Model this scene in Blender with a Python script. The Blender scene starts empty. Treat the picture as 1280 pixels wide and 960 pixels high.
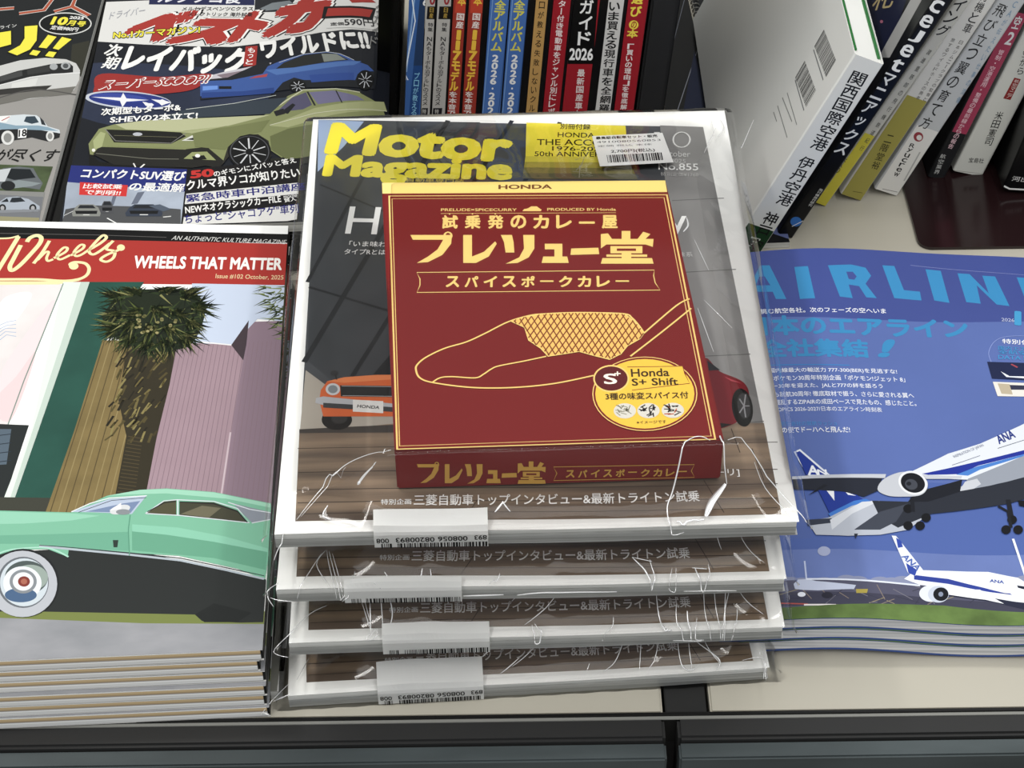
import bpy, bmesh, math, random
from mathutils import Vector, Matrix
from mathutils.geometry import tessellate_polygon
random.seed(7)
S = bpy.context.scene
COL = S.collection

# ---------------------------------------------------------------- camera, world, lights, exposure
F = 2375.0; TH = math.radians(43); RL = math.radians(0.8)
fw = Vector((0, math.cos(TH), -math.sin(TH))); rt0 = Vector((1, 0, 0)); up0 = rt0.cross(fw)
RT = rt0*math.cos(RL) - up0*math.sin(RL); UP = up0*math.cos(RL) + rt0*math.sin(RL)
CAM = Vector((0, 0, 0.73))
cd = bpy.data.cameras.new('camera'); co = bpy.data.objects.new('camera', cd); COL.objects.link(co)
cd.sensor_width = 36; cd.lens = 36*F/1280; cd.clip_start = 0.01
m = Matrix.Identity(4)
for i in range(3):
    m[i][0] = RT[i]; m[i][1] = UP[i]; m[i][2] = -fw[i]; m[i][3] = CAM[i]
co.matrix_world = m; S.camera = co
w = bpy.data.worlds.new('store_air'); S.world = w; w.use_nodes = True
w.node_tree.nodes['Background'].inputs[0].default_value = (0.93, 0.97, 1.0, 1)
w.node_tree.nodes['Background'].inputs[1].default_value = 0.42
def lamp(name, loc, sx, sy, e, col=(1, 0.985, 0.95)):
    l = bpy.data.lights.new(name, 'AREA'); l.shape = 'RECTANGLE'; l.size = sx; l.size_y = sy; l.energy = e; l.color = col
    o = bpy.data.objects.new(name, l); COL.objects.link(o); o.location = loc
    return o
lamp('ceiling_tube_light', (-0.75, 0.15, 1.95), 0.12, 2.4, 16)
lamp('ceiling_tube_light', (0.75, 0.15, 1.95), 0.12, 2.4, 11)
lamp('ceiling_tube_light', (0.1, -0.55, 1.95), 2.4, 0.8, 13)
lamp('ceiling_tube_light', (0.1, 1.1, 1.95), 2.4, 0.12, 11)
S.view_settings.view_transform = 'Standard'; S.view_settings.look = 'None'
S.view_settings.exposure = 0.22; S.view_settings.gamma = 1.0; S.view_settings.use_curve_mapping = False
S.cycles.transparent_max_bounces = 24

# ---------------------------------------------------------------- materials
def lin(h):
    h = h.lstrip('#'); r = []
    for i in (0, 2, 4):
        c = int(h[i:i+2], 16)/255
        r.append(c/12.92 if c <= 0.04045 else ((c+0.055)/1.055)**2.4)
    return r
MC = {}
def soften(c):
    y = .3*c[0]+.55*c[1]+.15*c[2]
    return [(.9*x+.1*y)**1.1 for x in c]
def mat(h, rough=0.38, metal=0.0, var=0.0, scale=40.0, stretch=(1, 1, 1), spec=0.25, h2=None, name=None):
    k = (h, rough, metal, var, scale, stretch, spec, h2)
    if k in MC: return MC[k]
    mt = bpy.data.materials.new(name or 'print_' + h.lstrip('#')); mt.use_nodes = True
    nt = mt.node_tree; b = nt.nodes['Principled BSDF']; c = soften(lin(h))
    b.inputs['Base Color'].default_value = (*c, 1); b.inputs['Roughness'].default_value = rough
    b.inputs['Metallic'].default_value = metal; b.inputs['Specular IOR Level'].default_value = spec
    if var or h2:
        tc = nt.nodes.new('ShaderNodeTexCoord'); mp = nt.nodes.new('ShaderNodeMapping')
        nz = nt.nodes.new('ShaderNodeTexNoise'); mx = nt.nodes.new('ShaderNodeMix'); mx.data_type = 'RGBA'
        rp = nt.nodes.new('ShaderNodeMapRange')
        nt.links.new(tc.outputs['Object'], mp.inputs[0]); nt.links.new(mp.outputs[0], nz.inputs['Vector'])
        mp.inputs['Scale'].default_value = stretch; nz.inputs['Scale'].default_value = scale; nz.inputs['Detail'].default_value = 4
        rp.inputs[1].default_value = 0.35; rp.inputs[2].default_value = 0.65
        nt.links.new(nz.outputs[0], rp.inputs[0]); nt.links.new(rp.outputs[0], mx.inputs[0])
        c2 = soften(lin(h2)) if h2 else [x*(1-var) for x in c]
        c1 = c if h2 else [min(1, x*(1+var)) for x in c]
        mx.inputs[6].default_value = (*c1, 1); mx.inputs[7].default_value = (*c2, 1)
        nt.links.new(mx.outputs[2], b.inputs['Base Color'])
    MC[k] = mt; return mt
def film_mat():
    mt = bpy.data.materials.new('clear_film'); mt.use_nodes = True; nt = mt.node_tree
    for n in list(nt.nodes):
        if n.type != 'OUTPUT_MATERIAL': nt.nodes.remove(n)
    out = nt.nodes['Material Output']
    tr = nt.nodes.new('ShaderNodeBsdfTransparent'); tr.inputs[0].default_value = (0.985, 0.985, 0.985, 1)
    gl = nt.nodes.new('ShaderNodeBsdfGlossy'); gl.inputs['Roughness'].default_value = 0.06
    fr = nt.nodes.new('ShaderNodeFresnel'); fr.inputs[0].default_value = 1.45
    mx = nt.nodes.new('ShaderNodeMixShader')
    nt.links.new(fr.outputs[0], mx.inputs[0]); nt.links.new(tr.outputs[0], mx.inputs[1]); nt.links.new(gl.outputs[0], mx.inputs[2])
    nt.links.new(mx.outputs[0], out.inputs['Surface'])
    return mt
FILM = film_mat()
def glint_crease_mat():
    mt = bpy.data.materials.new('glint_crease_film'); mt.use_nodes = True; nt = mt.node_tree
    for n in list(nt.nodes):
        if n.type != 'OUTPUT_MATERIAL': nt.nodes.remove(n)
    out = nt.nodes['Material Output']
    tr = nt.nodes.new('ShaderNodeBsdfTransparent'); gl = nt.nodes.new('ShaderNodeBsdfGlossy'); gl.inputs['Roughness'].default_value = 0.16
    df = nt.nodes.new('ShaderNodeBsdfDiffuse'); df.inputs[0].default_value = (.95, .95, .95, 1)  # white diffuse paints the highlight into the crease colour
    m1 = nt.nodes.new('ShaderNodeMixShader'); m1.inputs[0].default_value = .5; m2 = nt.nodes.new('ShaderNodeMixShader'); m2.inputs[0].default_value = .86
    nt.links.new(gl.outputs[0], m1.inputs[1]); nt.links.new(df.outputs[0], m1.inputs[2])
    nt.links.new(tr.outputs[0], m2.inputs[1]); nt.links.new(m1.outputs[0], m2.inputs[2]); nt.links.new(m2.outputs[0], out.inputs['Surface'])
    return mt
GLINT_CREASE = glint_crease_mat()
def paper_mat(a, b, zs):
    return mat(a, 0.7, 0, 0, 1.0, (3, 3, zs), 0.2, h2=b, name='page_edges')
PAPER = paper_mat('#eeeeea', '#b4b4b0', 1500)
def striped_mat(stops):
    mt = mat('#e6e6e4', .6, var=.031, name='layered_edges'); nt = mt.node_tree; b = nt.nodes['Principled BSDF']
    tc = nt.nodes.new('ShaderNodeTexCoord'); sp = nt.nodes.new('ShaderNodeSeparateXYZ'); mr = nt.nodes.new('ShaderNodeMapRange'); cr = nt.nodes.new('ShaderNodeValToRGB')
    nt.links.new(tc.outputs['Object'], sp.inputs[0]); nt.links.new(sp.outputs['Z'], mr.inputs[0]); mr.inputs[1].default_value = 0; mr.inputs[2].default_value = .0078
    nt.links.new(mr.outputs[0], cr.inputs[0]); cr.color_ramp.interpolation = 'CONSTANT'
    while len(cr.color_ramp.elements) < len(stops): cr.color_ramp.elements.new(1.0)
    for e, (p, h) in zip(cr.color_ramp.elements, stops): e.position = p; e.color = (*lin(h), 1)
    nt.links.new(cr.outputs[0], b.inputs['Base Color']); return mt
PAPERY = striped_mat(((0, '#8f8c8a'), (.14, '#dcdcda'), (.40, '#f2f2f0'), (.52, '#9c9896'), (.60, '#b09a78'), (.72, '#cdb48c'), (.92, '#efefec')))
WHITE = '#f8f8f5'

# ---------------------------------------------------------------- helpers
def tagit(o, label, cat, group=None):
    o['label'] = label; o['category'] = cat
    if group: o['group'] = group
    return o
def root(name, label, cat, M, group=None):
    o = bpy.data.objects.new(name, None); COL.objects.link(o); o.empty_display_size = 0.02
    o.matrix_world = M; return tagit(o, label, cat, group)
def frame(O, X, Y, Z):
    M = Matrix.Identity(4)
    for i in range(3): M[i][0] = X[i]; M[i][1] = Y[i]; M[i][2] = Z[i]; M[i][3] = O[i]
    return M
def link(name, me, parent=None, **kw):
    o = bpy.data.objects.new(name, me); COL.objects.link(o)
    if parent: o.parent = parent
    for k, v in kw.items(): o[k] = v
    return o
def obj(name, bm, mats, parent=None, smooth=False, **kw):
    me = bpy.data.meshes.new(name); bmesh.ops.recalc_face_normals(bm, faces=bm.faces) if kw.pop('recalc', True) else None
    bm.to_mesh(me); bm.free()
    for mm in (mats if isinstance(mats, list) else [mats]): me.materials.append(mm)
    if smooth:
        for p in me.polygons: p.use_smooth = True
    return link(name, me, parent, **kw)
def add_box(bm, x0, x1, y0, y1, z0, z1, mi=0, bev=0.0):
    vs = [bm.verts.new((x, y, z)) for x in (x0, x1) for y in (y0, y1) for z in (z0, z1)]
    fs = [bm.faces.new([vs[i] for i in q]) for q in ((0, 1, 3, 2), (4, 6, 7, 5), (0, 4, 5, 1), (2, 3, 7, 6), (0, 2, 6, 4), (1, 5, 7, 3))]
    for f in fs: f.material_index = mi
    if bev:
        es = list({e for f in fs for e in f.edges})
        bmesh.ops.bevel(bm, geom=es, offset=bev, segments=2, affect='EDGES')
def boxobj(name, x0, x1, y0, y1, z0, z1, mt, parent=None, bev=0.0, **kw):
    bm = bmesh.new(); add_box(bm, x0, x1, y0, y1, z0, z1, 0, bev); return obj(name, bm, mt, parent, **kw)
def copy_tree(r, M, label, group=None):
    c = r.copy(); COL.objects.link(c); c.matrix_world = M; c['label'] = label
    if group: c['group'] = group
    for ch in list(r.children):
        d = ch.copy(); COL.objects.link(d); d.parent = c
        for g in list(ch.children):
            e = g.copy(); COL.objects.link(e); e.parent = d
    return c
def ray(px, py): return fw + RT*((px-640)/F) + UP*((480-py)/F)
def un(px, py, z=0.0):
    d = ray(px, py); return CAM + d*((z-CAM.z)/d.z)
def on_plane(px, py, O, N):
    d = ray(px, py); return CAM + d*((O-CAM).dot(N)/d.dot(N))
TXT = {}
def glyphs(s, bold):
    """flat triangles of a string: (verts, tris, bbox), set in the bundled font"""
    k = (s, bold)
    if k in TXT: return TXT[k]
    if bold > 0:
        vs, ts, A = glyphs(s, 0); q = bold; V2 = []; T2 = []
        e = q*.75
        for dx, dy in ((0, 0), (e, e), (-e, e), (e, -e), (-e, -e)) + (((q, 0), (-q, 0), (0, q), (0, -q)) if q > .028 else ()):
            n = len(V2); V2 += [Vector((v.x+dx, v.y+dy, len(T2)/max(1, len(ts))*.3)) for v in vs]; T2 += [[i+n for i in t] for t in ts]
        TXT[k] = (V2, T2, (A[0]-q, A[1]+q, A[2]-q, A[3]+q)); return TXT[k]
    cu = bpy.data.curves.new('t', 'FONT'); cu.body = s; cu.size = 1; cu.resolution_u = 3; cu.offset = bold; cu.fill_mode = 'FRONT'
    o = bpy.data.objects.new('t', cu); COL.objects.link(o)
    dg = bpy.context.evaluated_depsgraph_get(); me = bpy.data.meshes.new_from_object(o.evaluated_get(dg))
    vs = [v.co.copy() for v in me.vertices]; ts = [list(p.vertices) for p in me.polygons]
    bpy.data.objects.remove(o); bpy.data.curves.remove(cu); bpy.data.meshes.remove(me)
    xs = [v.x for v in vs] or [0, 1]; ys = [v.y for v in vs] or [0, 1]
    TXT[k] = (vs, ts, (min(xs), max(xs), min(ys), max(ys))); return TXT[k]
def catmull(P, closed=False, n=6):
    out = []; L = len(P)
    rng = range(L) if closed else range(L-1)
    for i in rng:
        g = (lambda j: P[j % L]) if closed else (lambda j: P[max(0, min(L-1, j))])
        a, b, c, d = g(i-1), g(i), g(i+1), g(i+2)
        for k in range(n):
            t = k/n
            out.append(tuple(0.5*(2*b[q]+(c[q]-a[q])*t+(2*a[q]-5*b[q]+4*c[q]-d[q])*t*t+(3*b[q]-a[q]-3*c[q]+d[q])*t**3) for q in (0, 1)))
    if not closed: out.append(tuple(P[-1]))
    return out
EPS = 0.000004
class Art:
    """printed artwork on a flat face: photo points are read on the face's real plane, kept as millimetre-true (u,v)"""
    def __init__(s, O, X, Y, N=None, bend=None):
        s.bend = bend
        s.O, s.X, s.Y = O, X.normalized(), Y.normalized(); s.N = N or s.X.cross(s.Y)
        s.bm = bmesh.new(); s.mats = []; s.L = 0; s.clip = None
    def uv(s, px, py):
        p = on_plane(px, py, s.O, s.N) - s.O
        for k in range(4 if s.bend else 0):
            p = on_plane(px, py, s.O + s.N*s.bend(p.dot(s.X), p.dot(s.Y)), s.N) - s.O
        return (p.dot(s.X), p.dot(s.Y))
    def mi(s, c):
        mt = mat(c) if isinstance(c, str) else c
        if mt not in s.mats: s.mats.append(mt)
        return s.mats.index(mt)
    def tri(s, vs, ts, c):
        s.L += 1; i = s.mi(c); bv = [s.bm.verts.new((p[0], p[1], (s.L+(p[2] if len(p) > 2 else 0))*EPS)) for p in vs]
        if vs and len(vs[0]) > 2 and vs[-1][2] > 0: s.L += 2
        for t in ts:
            try:
                f = s.bm.faces.new([bv[k] for k in t]); f.material_index = i
                f.normal_update()
                if f.normal.z < 0: f.normal_flip()
            except ValueError: pass
    def upoly(s, c, P):
        P = [tuple(p) for p in P]
        s.tri(P, tessellate_polygon([[Vector((u, v, 0)) for u, v in P]]), c)
    def poly(s, c, P, sm=False):
        if sm: P = catmull(P, True)
        s.upoly(c, [s.uv(*p) for p in P])
    def line(s, c, P, w, sm=False, closed=False, px=True):
        if sm: P = catmull(P, closed)
        Q = [Vector(s.uv(*p)) if px else Vector(p) for p in P]
        if closed: Q = Q + [Q[0]]
        w = w/2/2500.0; vs = []; n = len(Q)
        for i in range(n):
            a = Q[max(0, i-1)]; b = Q[min(n-1, i+1)]
            if closed and i in (0, n-1): a, b = Q[n-2], Q[1]
            d = (b-a); d = d.normalized() if d.length > 1e-9 else Vector((1, 0)); q = Vector((-d.y, d.x))*w
            vs += [tuple(Q[i]+q), tuple(Q[i]-q)]
        s.tri(vs, [t for i in range(n-1) for t in ((2*i, 2*i+1, 2*i+3), (2*i, 2*i+3, 2*i+2))], c)
    def ell(s, c, x, y, rx, ry, a=0, n=36):
        ca, sa = math.cos(math.radians(a)), math.sin(math.radians(a))
        s.poly(c, [(x+rx*math.cos(t)*ca-ry*math.sin(t)*sa, y+rx*math.cos(t)*sa+ry*math.sin(t)*ca) for t in (2*math.pi*k/n for k in range(n))])
    def ring(s, c, x, y, rx, ry, w, n=40):
        s.line(c, [(x+rx*math.cos(t), y+ry*math.sin(t)) for t in (2*math.pi*k/n for k in range(n))], w, closed=True)
    def text(s, t, x0, y0, x1, y1, h, c, bold=0.0, it=0.0, flip=False, arc=0.0):
        vs, ts, (a, b, d, e) = glyphs(t, bold)
        if all(ord(ch) < 256 for ch in t): d = -bold
        p0 = Vector(s.uv(x0, y0)); p1 = Vector(s.uv(x1, y1)); pm = ((x0+x1)/2, (y0+y1)/2)
        hh = (Vector(s.uv(pm[0], pm[1]-h)) - Vector(s.uv(*pm))).length
        X = p1-p0; Yv = Vector((-X.y, X.x)).normalized()*hh
        if flip: p0, X, Yv = p1 + Yv, -X, -Yv
        out = []
        for v in vs:
            u = (v.x-a)/(b-a); q = (v.y-d)/(e-d)
            p = p0 + X*u + Yv*(q + arc*math.sin(u*math.pi)) + X.normalized()*(it*hh*q); out.append((p.x, p.y, v.z))
        s.tri(out, ts, c)
    def otext(s, t, x0, y0, x1, y1, h, c, oc, bold=0.02, o=0.05, it=0.0):
        vs, ts, A = glyphs(t, bold); vs2, ts2, B = glyphs(t, bold+o)
        s.text(t, x0-(A[0]-B[0])/(A[1]-A[0])*(x1-x0), y0+1, x1+(B[1]-A[1])/(A[1]-A[0])*(x1-x0), y1+1, h+2, oc, bold+o, it)
        s.text(t, x0, y0, x1, y1, h, c, bold, it)
    def vtext(s, t, x0, y0, x1, y1, wpx, c, bold=0.02, fill=0.88):
        """characters stacked from (x0,y0) down to (x1,y1), upright on the face"""
        p0 = Vector(s.uv(x0, y0)); p1 = Vector(s.uv(x1, y1)); n = len(t); D = (p1-p0)/n
        xr = (Vector(s.uv(x0+wpx, y0)) - p0).length
        L0 = s.L; dn = D.normalized(); r = Vector((-dn.y, dn.x)); r = r if r.x > 0 else -r
        for i, ch in enumerate(t):
            if ch == ' ': continue
            vs, ts, (a, b, d, e) = glyphs('|' if ch == 'ー' else ch, bold)
            cc = p0 + D*(i+0.5); hh = D.length*fill; wd = xr
            if ch in 'ー1l|': wd = xr*0.16 if ch != '1' else xr*.5
            if ch in '・.': wd *= .3; hh *= .3
            if ch in 'っょッャュ': wd *= .75; hh *= .75
            s.tri([(*(cc + r*(((v.x-a)/(b-a)-.5)*wd) - dn*(((v.y-d)/(e-d)-.5)*hh)), v.z) for v in vs], ts, c)
            s.L = L0
        s.L += 4
    def bars(s, c, p0, p1, h, n, digits=None):
        a = Vector(s.uv(*p0)); b = Vector(s.uv(*p1)); pm = ((p0[0]+p1[0])/2, (p0[1]+p1[1])/2)
        hh = (Vector(s.uv(pm[0], pm[1]-h))-Vector(s.uv(*pm))).length
        X = b-a; Yv = Vector((-X.y, X.x)).normalized()*hh; t = 0.0; vs = []; ts = []
        rr = random.Random(n)
        while t < 1:
            ww = rr.choice((1, 1, 2, 3))/n
            k = len(vs); q = [a+X*t, a+X*min(1, t+ww), a+X*min(1, t+ww)+Yv, a+X*t+Yv]
            vs += [tuple(x) for x in q]; ts += [(k, k+1, k+2), (k, k+2, k+3)]
            t += ww + rr.choice((1, 1, 2))/n
        s.tri(vs, ts, c)
    def finish(s, name, parent, place=None, W=None, H=None, step=None, bend=None, extra=None, clip=True):
        """trim to the sheet, cut along the bend, fold into place and link as one mesh"""
        bm = s.bm
        def cut(co, no, clear=False):
            bmesh.ops.bisect_plane(bm, geom=bm.verts[:]+bm.edges[:]+bm.faces[:], plane_co=co, plane_no=no, clear_outer=clear)
        if clip and W:
            cut((0, 0, 0), (-1, 0, 0), True); cut((W, 0, 0), (1, 0, 0), True)
            cut((0, 0, 0), (0, -1, 0), True); cut((0, H, 0), (0, 1, 0), True)
        if step:
            for i in range(1, int(W/step)+1): cut((i*step, 0, 0), (1, 0, 0))
            if bend and getattr(bend, 'v', False):
                for i in range(1, int(H/step)+1): cut((0, i*step, 0), (0, 1, 0))
                for i in range(1, int((W+H)/step)+1): cut((i*step, 0, 0), (1, 1, 0))
        B0 = bend
        def bend(u, v):
            """the bend read off the cut grid, so that every layer folds along the same creases"""
            i, j = math.floor(u/step), math.floor(v/step); a, b = u/step-i, v/step-j
            f = lambda p, q: B0(p*step, q*step)
            if a+b <= 1: return f(i, j)*(1-a-b) + f(i+1, j)*a + f(i, j+1)*b
            return f(i+1, j+1)*(a+b-1) + f(i, j+1)*(1-a) + f(i+1, j)*(1-b)
        if not B0: bend = None
        for v in bm.verts:
            u, q, z = v.co
            if bend: z += bend(u, q)
            v.co = place(u, q, z) if place else (u, q, z)
        return obj(name, bm, s.mats, parent, recalc=False)
def leaf_block(name, W, H, z0, z1, mt, parent, bend=None, n=40, inset=0.0, **kw):
    """a slab of paper whose upper and lower faces follow the bend"""
    bm = bmesh.new(); nv = max(1, int(n*H/W)) if bend and getattr(bend, 'v', False) else 1
    nn = n if bend else 1; T = []; B = []
    f = bend or (lambda u, v: 0)
    for j in range(nv+1):
        for i in range(nn+1):
            u = inset + (W-2*inset)*i/nn; v = inset + (H-2*inset)*j/nv
            T.append(bm.verts.new((u, v, z1+f(u, v)))); B.append(bm.verts.new((u, v, z0+f(u, v))))
    q = lambda A, i, j: A[j*(nn+1)+i]
    for j in range(nv):
        for i in range(nn):
            bm.faces.new((q(T, i, j), q(T, i+1, j), q(T, i+1, j+1), q(T, i, j+1)))
            bm.faces.new((q(B, i, j), q(B, i, j+1), q(B, i+1, j+1), q(B, i+1, j)))
    for i in range(nn):
        for j in (0, nv): bm.faces.new((q(T, i, j), q(T, i+1, j), q(B, i+1, j), q(B, i, j)))
    for j in range(nv):
        for i in (0, nn): bm.faces.new((q(T, i, j), q(T, i, j+1), q(B, i, j+1), q(B, i, j)))
    return obj(name, bm, mt, parent, **kw)
def rotz(deg): a = math.radians(deg); return Vector((math.cos(a), math.sin(a), 0)), Vector((-math.sin(a), math.cos(a), 0))
ZV = Vector((0, 0, 1))

# ---------------------------------------------------------------- setting: floor, walls, display shelf
boxobj('floor', -3, 3, -2.5, 3, -0.80, -0.75, mat('#8f8b84', 0.4, var=.06, scale=3), kind='structure')
boxobj('wall_back', -3, 3, 2.9, 3, -0.75, 1.9, mat('#c9c7c0', 0.8), kind='structure')
FY = un(640, 894, 0).y       # front edge of the shelf boards
sh = root('display_shelf', 'long cream display shelf with dark grey front rail under all the magazines', 'shelf', Matrix.Identity(4))
CREAM = mat('#bdb8aa', 0.35, var=.03, scale=6, name='cream_laminate'); RAIL = mat('#343434', 0.5, name='dark_rail')
STEEL = mat('#525a5c', 0.42, .3, var=.25, scale=25, stretch=(.3, 1, 1), name='grey_steel')
gx0, gx1 = un(830, 862).x, un(888, 888).x
boxobj('shelf_board', -1.0, gx0-.0015, FY, 1.45, -.02, 0, CREAM, sh, bev=.001)
boxobj('shelf_board', gx1, 1.0, FY, 1.45, -.02, 0, CREAM, sh, bev=.001)
boxobj('joint_strip', gx0, gx1-.0015, FY-.001, 1.45, -.02, -.0015, RAIL, sh, bev=.0005, label='dark grey strip between the two cream boards')
jx = un(836, 930, -.02).x
boxobj('front_rail', -1.0, jx-.003, FY-.014, FY-.0015, -.06, -.001, RAIL, sh, bev=.0015)
boxobj('front_rail', jx+.003, 1.0, FY-.014, FY-.0015, -.06, -.001, RAIL, sh, bev=.0015)
boxobj('rail_lip', -1.0, 1.0, FY-.0015, FY, -.02, .0006, mat('#1d1d1d', .4), sh)
boxobj('rail_glint', -1.0, 1.0, FY-.0032, FY-.0016, -.0011, -.0004, mat('#8d8d88', .35), sh)  # pale grey strip, a painted highlight along the rail's bevel
boxobj('base_panel', -1.0, jx-.003, FY-.024, FY-.0145, -.75, -.0035, STEEL, sh, bev=.001)
boxobj('base_panel', jx+.003, 1.0, FY-.024, FY-.0145, -.75, -.0035, STEEL, sh, bev=.001)
boxobj('leg_post', -.98, -.92, 1.35, 1.41, -.75, -.02, RAIL, sh); boxobj('leg_post', .92, .98, 1.35, 1.41, -.75, -.02, RAIL, sh)
boxobj('cross_beam', -.98, .98, FY, FY+.03, -.75, -.021, RAIL, sh)

# dark brown glossy mat with rounded corners under the upright paperbacks
A0 = un(1128, 238); A1 = un(1149, 313)
bm = bmesh.new(); bx0, bx1, by0, by1, r = A1.x, .62, A1.y, 1.12, .008
P = []
for cx, cy, a0 in ((bx1-r, by1-r, 0), (bx0+r, by1-r, 90), (bx0+r, by0+r, 180), (bx1-r, by0+r, 270)):
    for k in range(7): a = math.radians(a0+15*k); P.append((cx+r*math.cos(a), cy+r*math.sin(a)))
f = bm.faces.new([bm.verts.new((x, y, .0002)) for x, y in P]); e = bmesh.ops.extrude_face_region(bm, geom=[f])
for v in [g for g in e['geom'] if isinstance(g, bmesh.types.BMVert)]: v.co.z = .0022
tagit(obj('display_mat', bm, mat('#2c1a1c', .16, spec=.5, name='brown_acrylic')), 'dark brown glossy mat with rounded corners lying under the upright books', 'mat')

# ---------------------------------------------------------------- bagged car magazines
MZ = .1165; MT = .009; PITCH = .0357
def mag_pose(pl, pr, z):
    a = un(*pl, z); b = un(*pr, z); d = b-a; return a, math.degrees(math.atan2(d.y, d.x))
MW, MH = .2298, .3135
O1 = un(343, 668, MZ); X1, Y1 = rotz(0.75)
def wave(u, v): return .0007*math.sin(u/MW*math.pi*2.2+.6)*max(0, 1-v/.12)
wave.v = True
def build_motor():
    r = root('car_magazine', 'car magazine with yellow masthead on top of the bagged stack', 'magazine', frame(O1-ZV*MT, X1, Y1, ZV), 'bagged car magazines')
    leaf_block('page_block', MW-.001, MH-.001, .0004, MT-.0005, PAPER, r, wave)
    leaf_block('back_cover', MW, MH, 0, .0004, mat('#dcdcda'), r, wave)
    a = Art(O1, X1, Y1, None, wave)
    a.upoly(mat(WHITE, .3, name='white_margin'), [(0, 0), (MW, 0), (MW, MH), (0, MH)])
    IN = [(369, 651), (977, 642), (879, 158), (398, 149)]
    a.poly(mat('#54575b', .3, var=.12, scale=18), IN)
    # facade, sky, wall, ground
    a.poly(mat('#494c50', .3, var=.1, scale=22), [(398, 149), (600, 152), (560, 470), (500, 545), (384, 450)])
    a.poly('#9db0cf', [(398, 149), (455, 151), (430, 182), (397, 214)])
    for P, wd in (([(462, 205), (384, 352)], 5), ([(560, 150), (380, 452)], 7), ([(640, 150), (440, 470)], 6), ([(700, 152), (480, 520)], 6), ([(386, 358), (500, 392)], 4), ([(400, 230), (640, 330)], 3)):
        a.line('#2b2d31', P, wd)
    a.poly('#b3aca0', [(382, 462), (420, 490), (500, 500), (500, 545), (374, 545)])
    a.poly(mat('#8f8e8d', .3, var=.1, scale=25), [(825, 156), (879, 158), (955, 533), (860, 533)])
    for P in ([(850, 340), (920, 336)], [(870, 445), (938, 442)], [(840, 250), (905, 247)], [(880, 532), (955, 526)]): a.line('#6a6a69', P, 1.5)
    a.poly(mat('#9c8770', .35, 0, 0, 60, (.12, 2.2, 1), .4, h2='#6a5c50'), [(374, 541), (500, 528), (640, 530), (955, 528), (977, 642), (369, 651)])
    for y0, y1, wd in ((560, 552, 1), (590, 586, 1.2), (612, 604, 1), (628, 622, 1.2), (642, 634, 1)): a.line('#4c4038', [(372, y0), (600, y0-3), (972, y1)], wd)
    for P in ([(914, 535), (925, 565)], [(940, 560), (955, 600)], [(880, 600), (905, 640)], [(600, 620), (580, 648)]): a.line('#4c4038', P, 1)
    a.poly('#4a4541', [(374, 536), (500, 530), (500, 540), (374, 541)])
    # orange saloon
    a.ell('#1d1d1d', 421, 524, 19, 13); a.ell('#3a3a3a', 424, 522, 10, 7)
    a.poly('#d9692b', [(399, 500), (401, 487), (409, 476), (430, 472), (500, 468), (500, 520), (404, 520)])
    a.poly('#e8874a', [(409, 476), (430, 471), (470, 468), (500, 466), (500, 473), (430, 478)])
    a.poly('#2a2a2c', [(425, 481), (500, 482), (500, 496), (426, 495)]); a.line('#a9a9a9', [(427, 482), (500, 483)], 1); a.line('#a9a9a9', [(428, 494), (500, 495)], 1)
    a.ell('#cfd3d5', 416, 486, 9, 7.5); a.ell('#8b9499', 416, 486, 6, 5)
    a.poly('#b9bcc0', [(395, 497), (404, 495), (500, 505), (500, 512), (404, 506), (394, 503)]); a.poly('#45474a', [(404, 503), (500, 509), (500, 515), (404, 509)])
    a.poly('#e4e4e0', [(441, 499), (479, 501), (479, 516), (441, 514)]); a.text('HONDA', 446, 509, 474, 511, 4, '#555555', .03)
    a.ell('#3a3a3c', 418, 466, 5, 3.5); a.line('#2b2b2b', [(419, 468), (421, 474)], 1.5)
    a.poly('#25272b', [(466, 468), (490, 440), (500, 380), (500, 468)])
    # red car behind the box
    a.poly('#7c2029', [(880, 450), (900, 464), (930, 478), (936, 500), (920, 528), (880, 530)], True)
    a.poly('#b04450', [(905, 470), (928, 479), (914, 476)]); a.poly('#2a2b30', [(884, 450), (900, 462), (886, 463)])
    a.ell('#141414', 928, 509, 13, 24, -8); a.ell('#3a3a3c', 930, 507, 8, 16, -8)
    for k in range(5):
        t = k*1.256; a.line('#8f8f92', [(930, 507), (930+7*math.cos(t), 507+15*math.sin(t))], 1.6)
    a.poly('#2b2422', [(880, 526), (915, 530), (900, 535), (880, 534)])
    # masthead and lines
    a.text('Motor', 404, 192, 638, 203, 40, '#f2e41c', .05); a.text('Magazine', 402, 220, 640, 225, 27.5, '#f2e41c', .05)
    a.line('#dddddd', [(400, 146), (620, 151)], .8)
    a.text('自動車専門誌', 508, 227, 580, 228, 5, '#c9b648', .01)
    for i, c in enumerate(('#f0e22a', '#d9cd38', '#aea33e', '#857e45', '#67644a')):
        y = 188+7*i; a.poly(c, [(658-i, 153 if i == 0 else y), (782+3*i, 157 if i == 0 else y+1), (785+3*i, y+8), (657-i, y+7)])
    a.text('別冊付録', 700, 161, 738, 162, 7, '#2f2c10', .02); a.text('HONDA', 697, 171, 743, 172, 6, '#2f2c10', .01)
    a.text('THE ACCORD', 671, 181, 775, 182, 7.5, '#2f2c10', .01); a.text('1976-2026', 690, 188, 758, 189, 5.5, '#2f2c10', .01)
    a.text('50th ANNIVERSARY', 668, 195, 782, 196, 6, '#3a361c', .01)
    for P in ([(719, 200), (731, 195), (727, 206), (720, 213)], [(716, 214), (735, 216)], [(725, 207), (724, 222)]): a.line('#a49f8e', P, 1)
    a.text('1', 819, 185, 826, 185, 20, '#e4e4e2', -.01); a.line('#e4e4e2', [(852+10.5*math.cos(t/20*6.283), 174.5+9.5*math.sin(t/20*6.283)) for t in range(20)], 2.2, closed=True)
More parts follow.
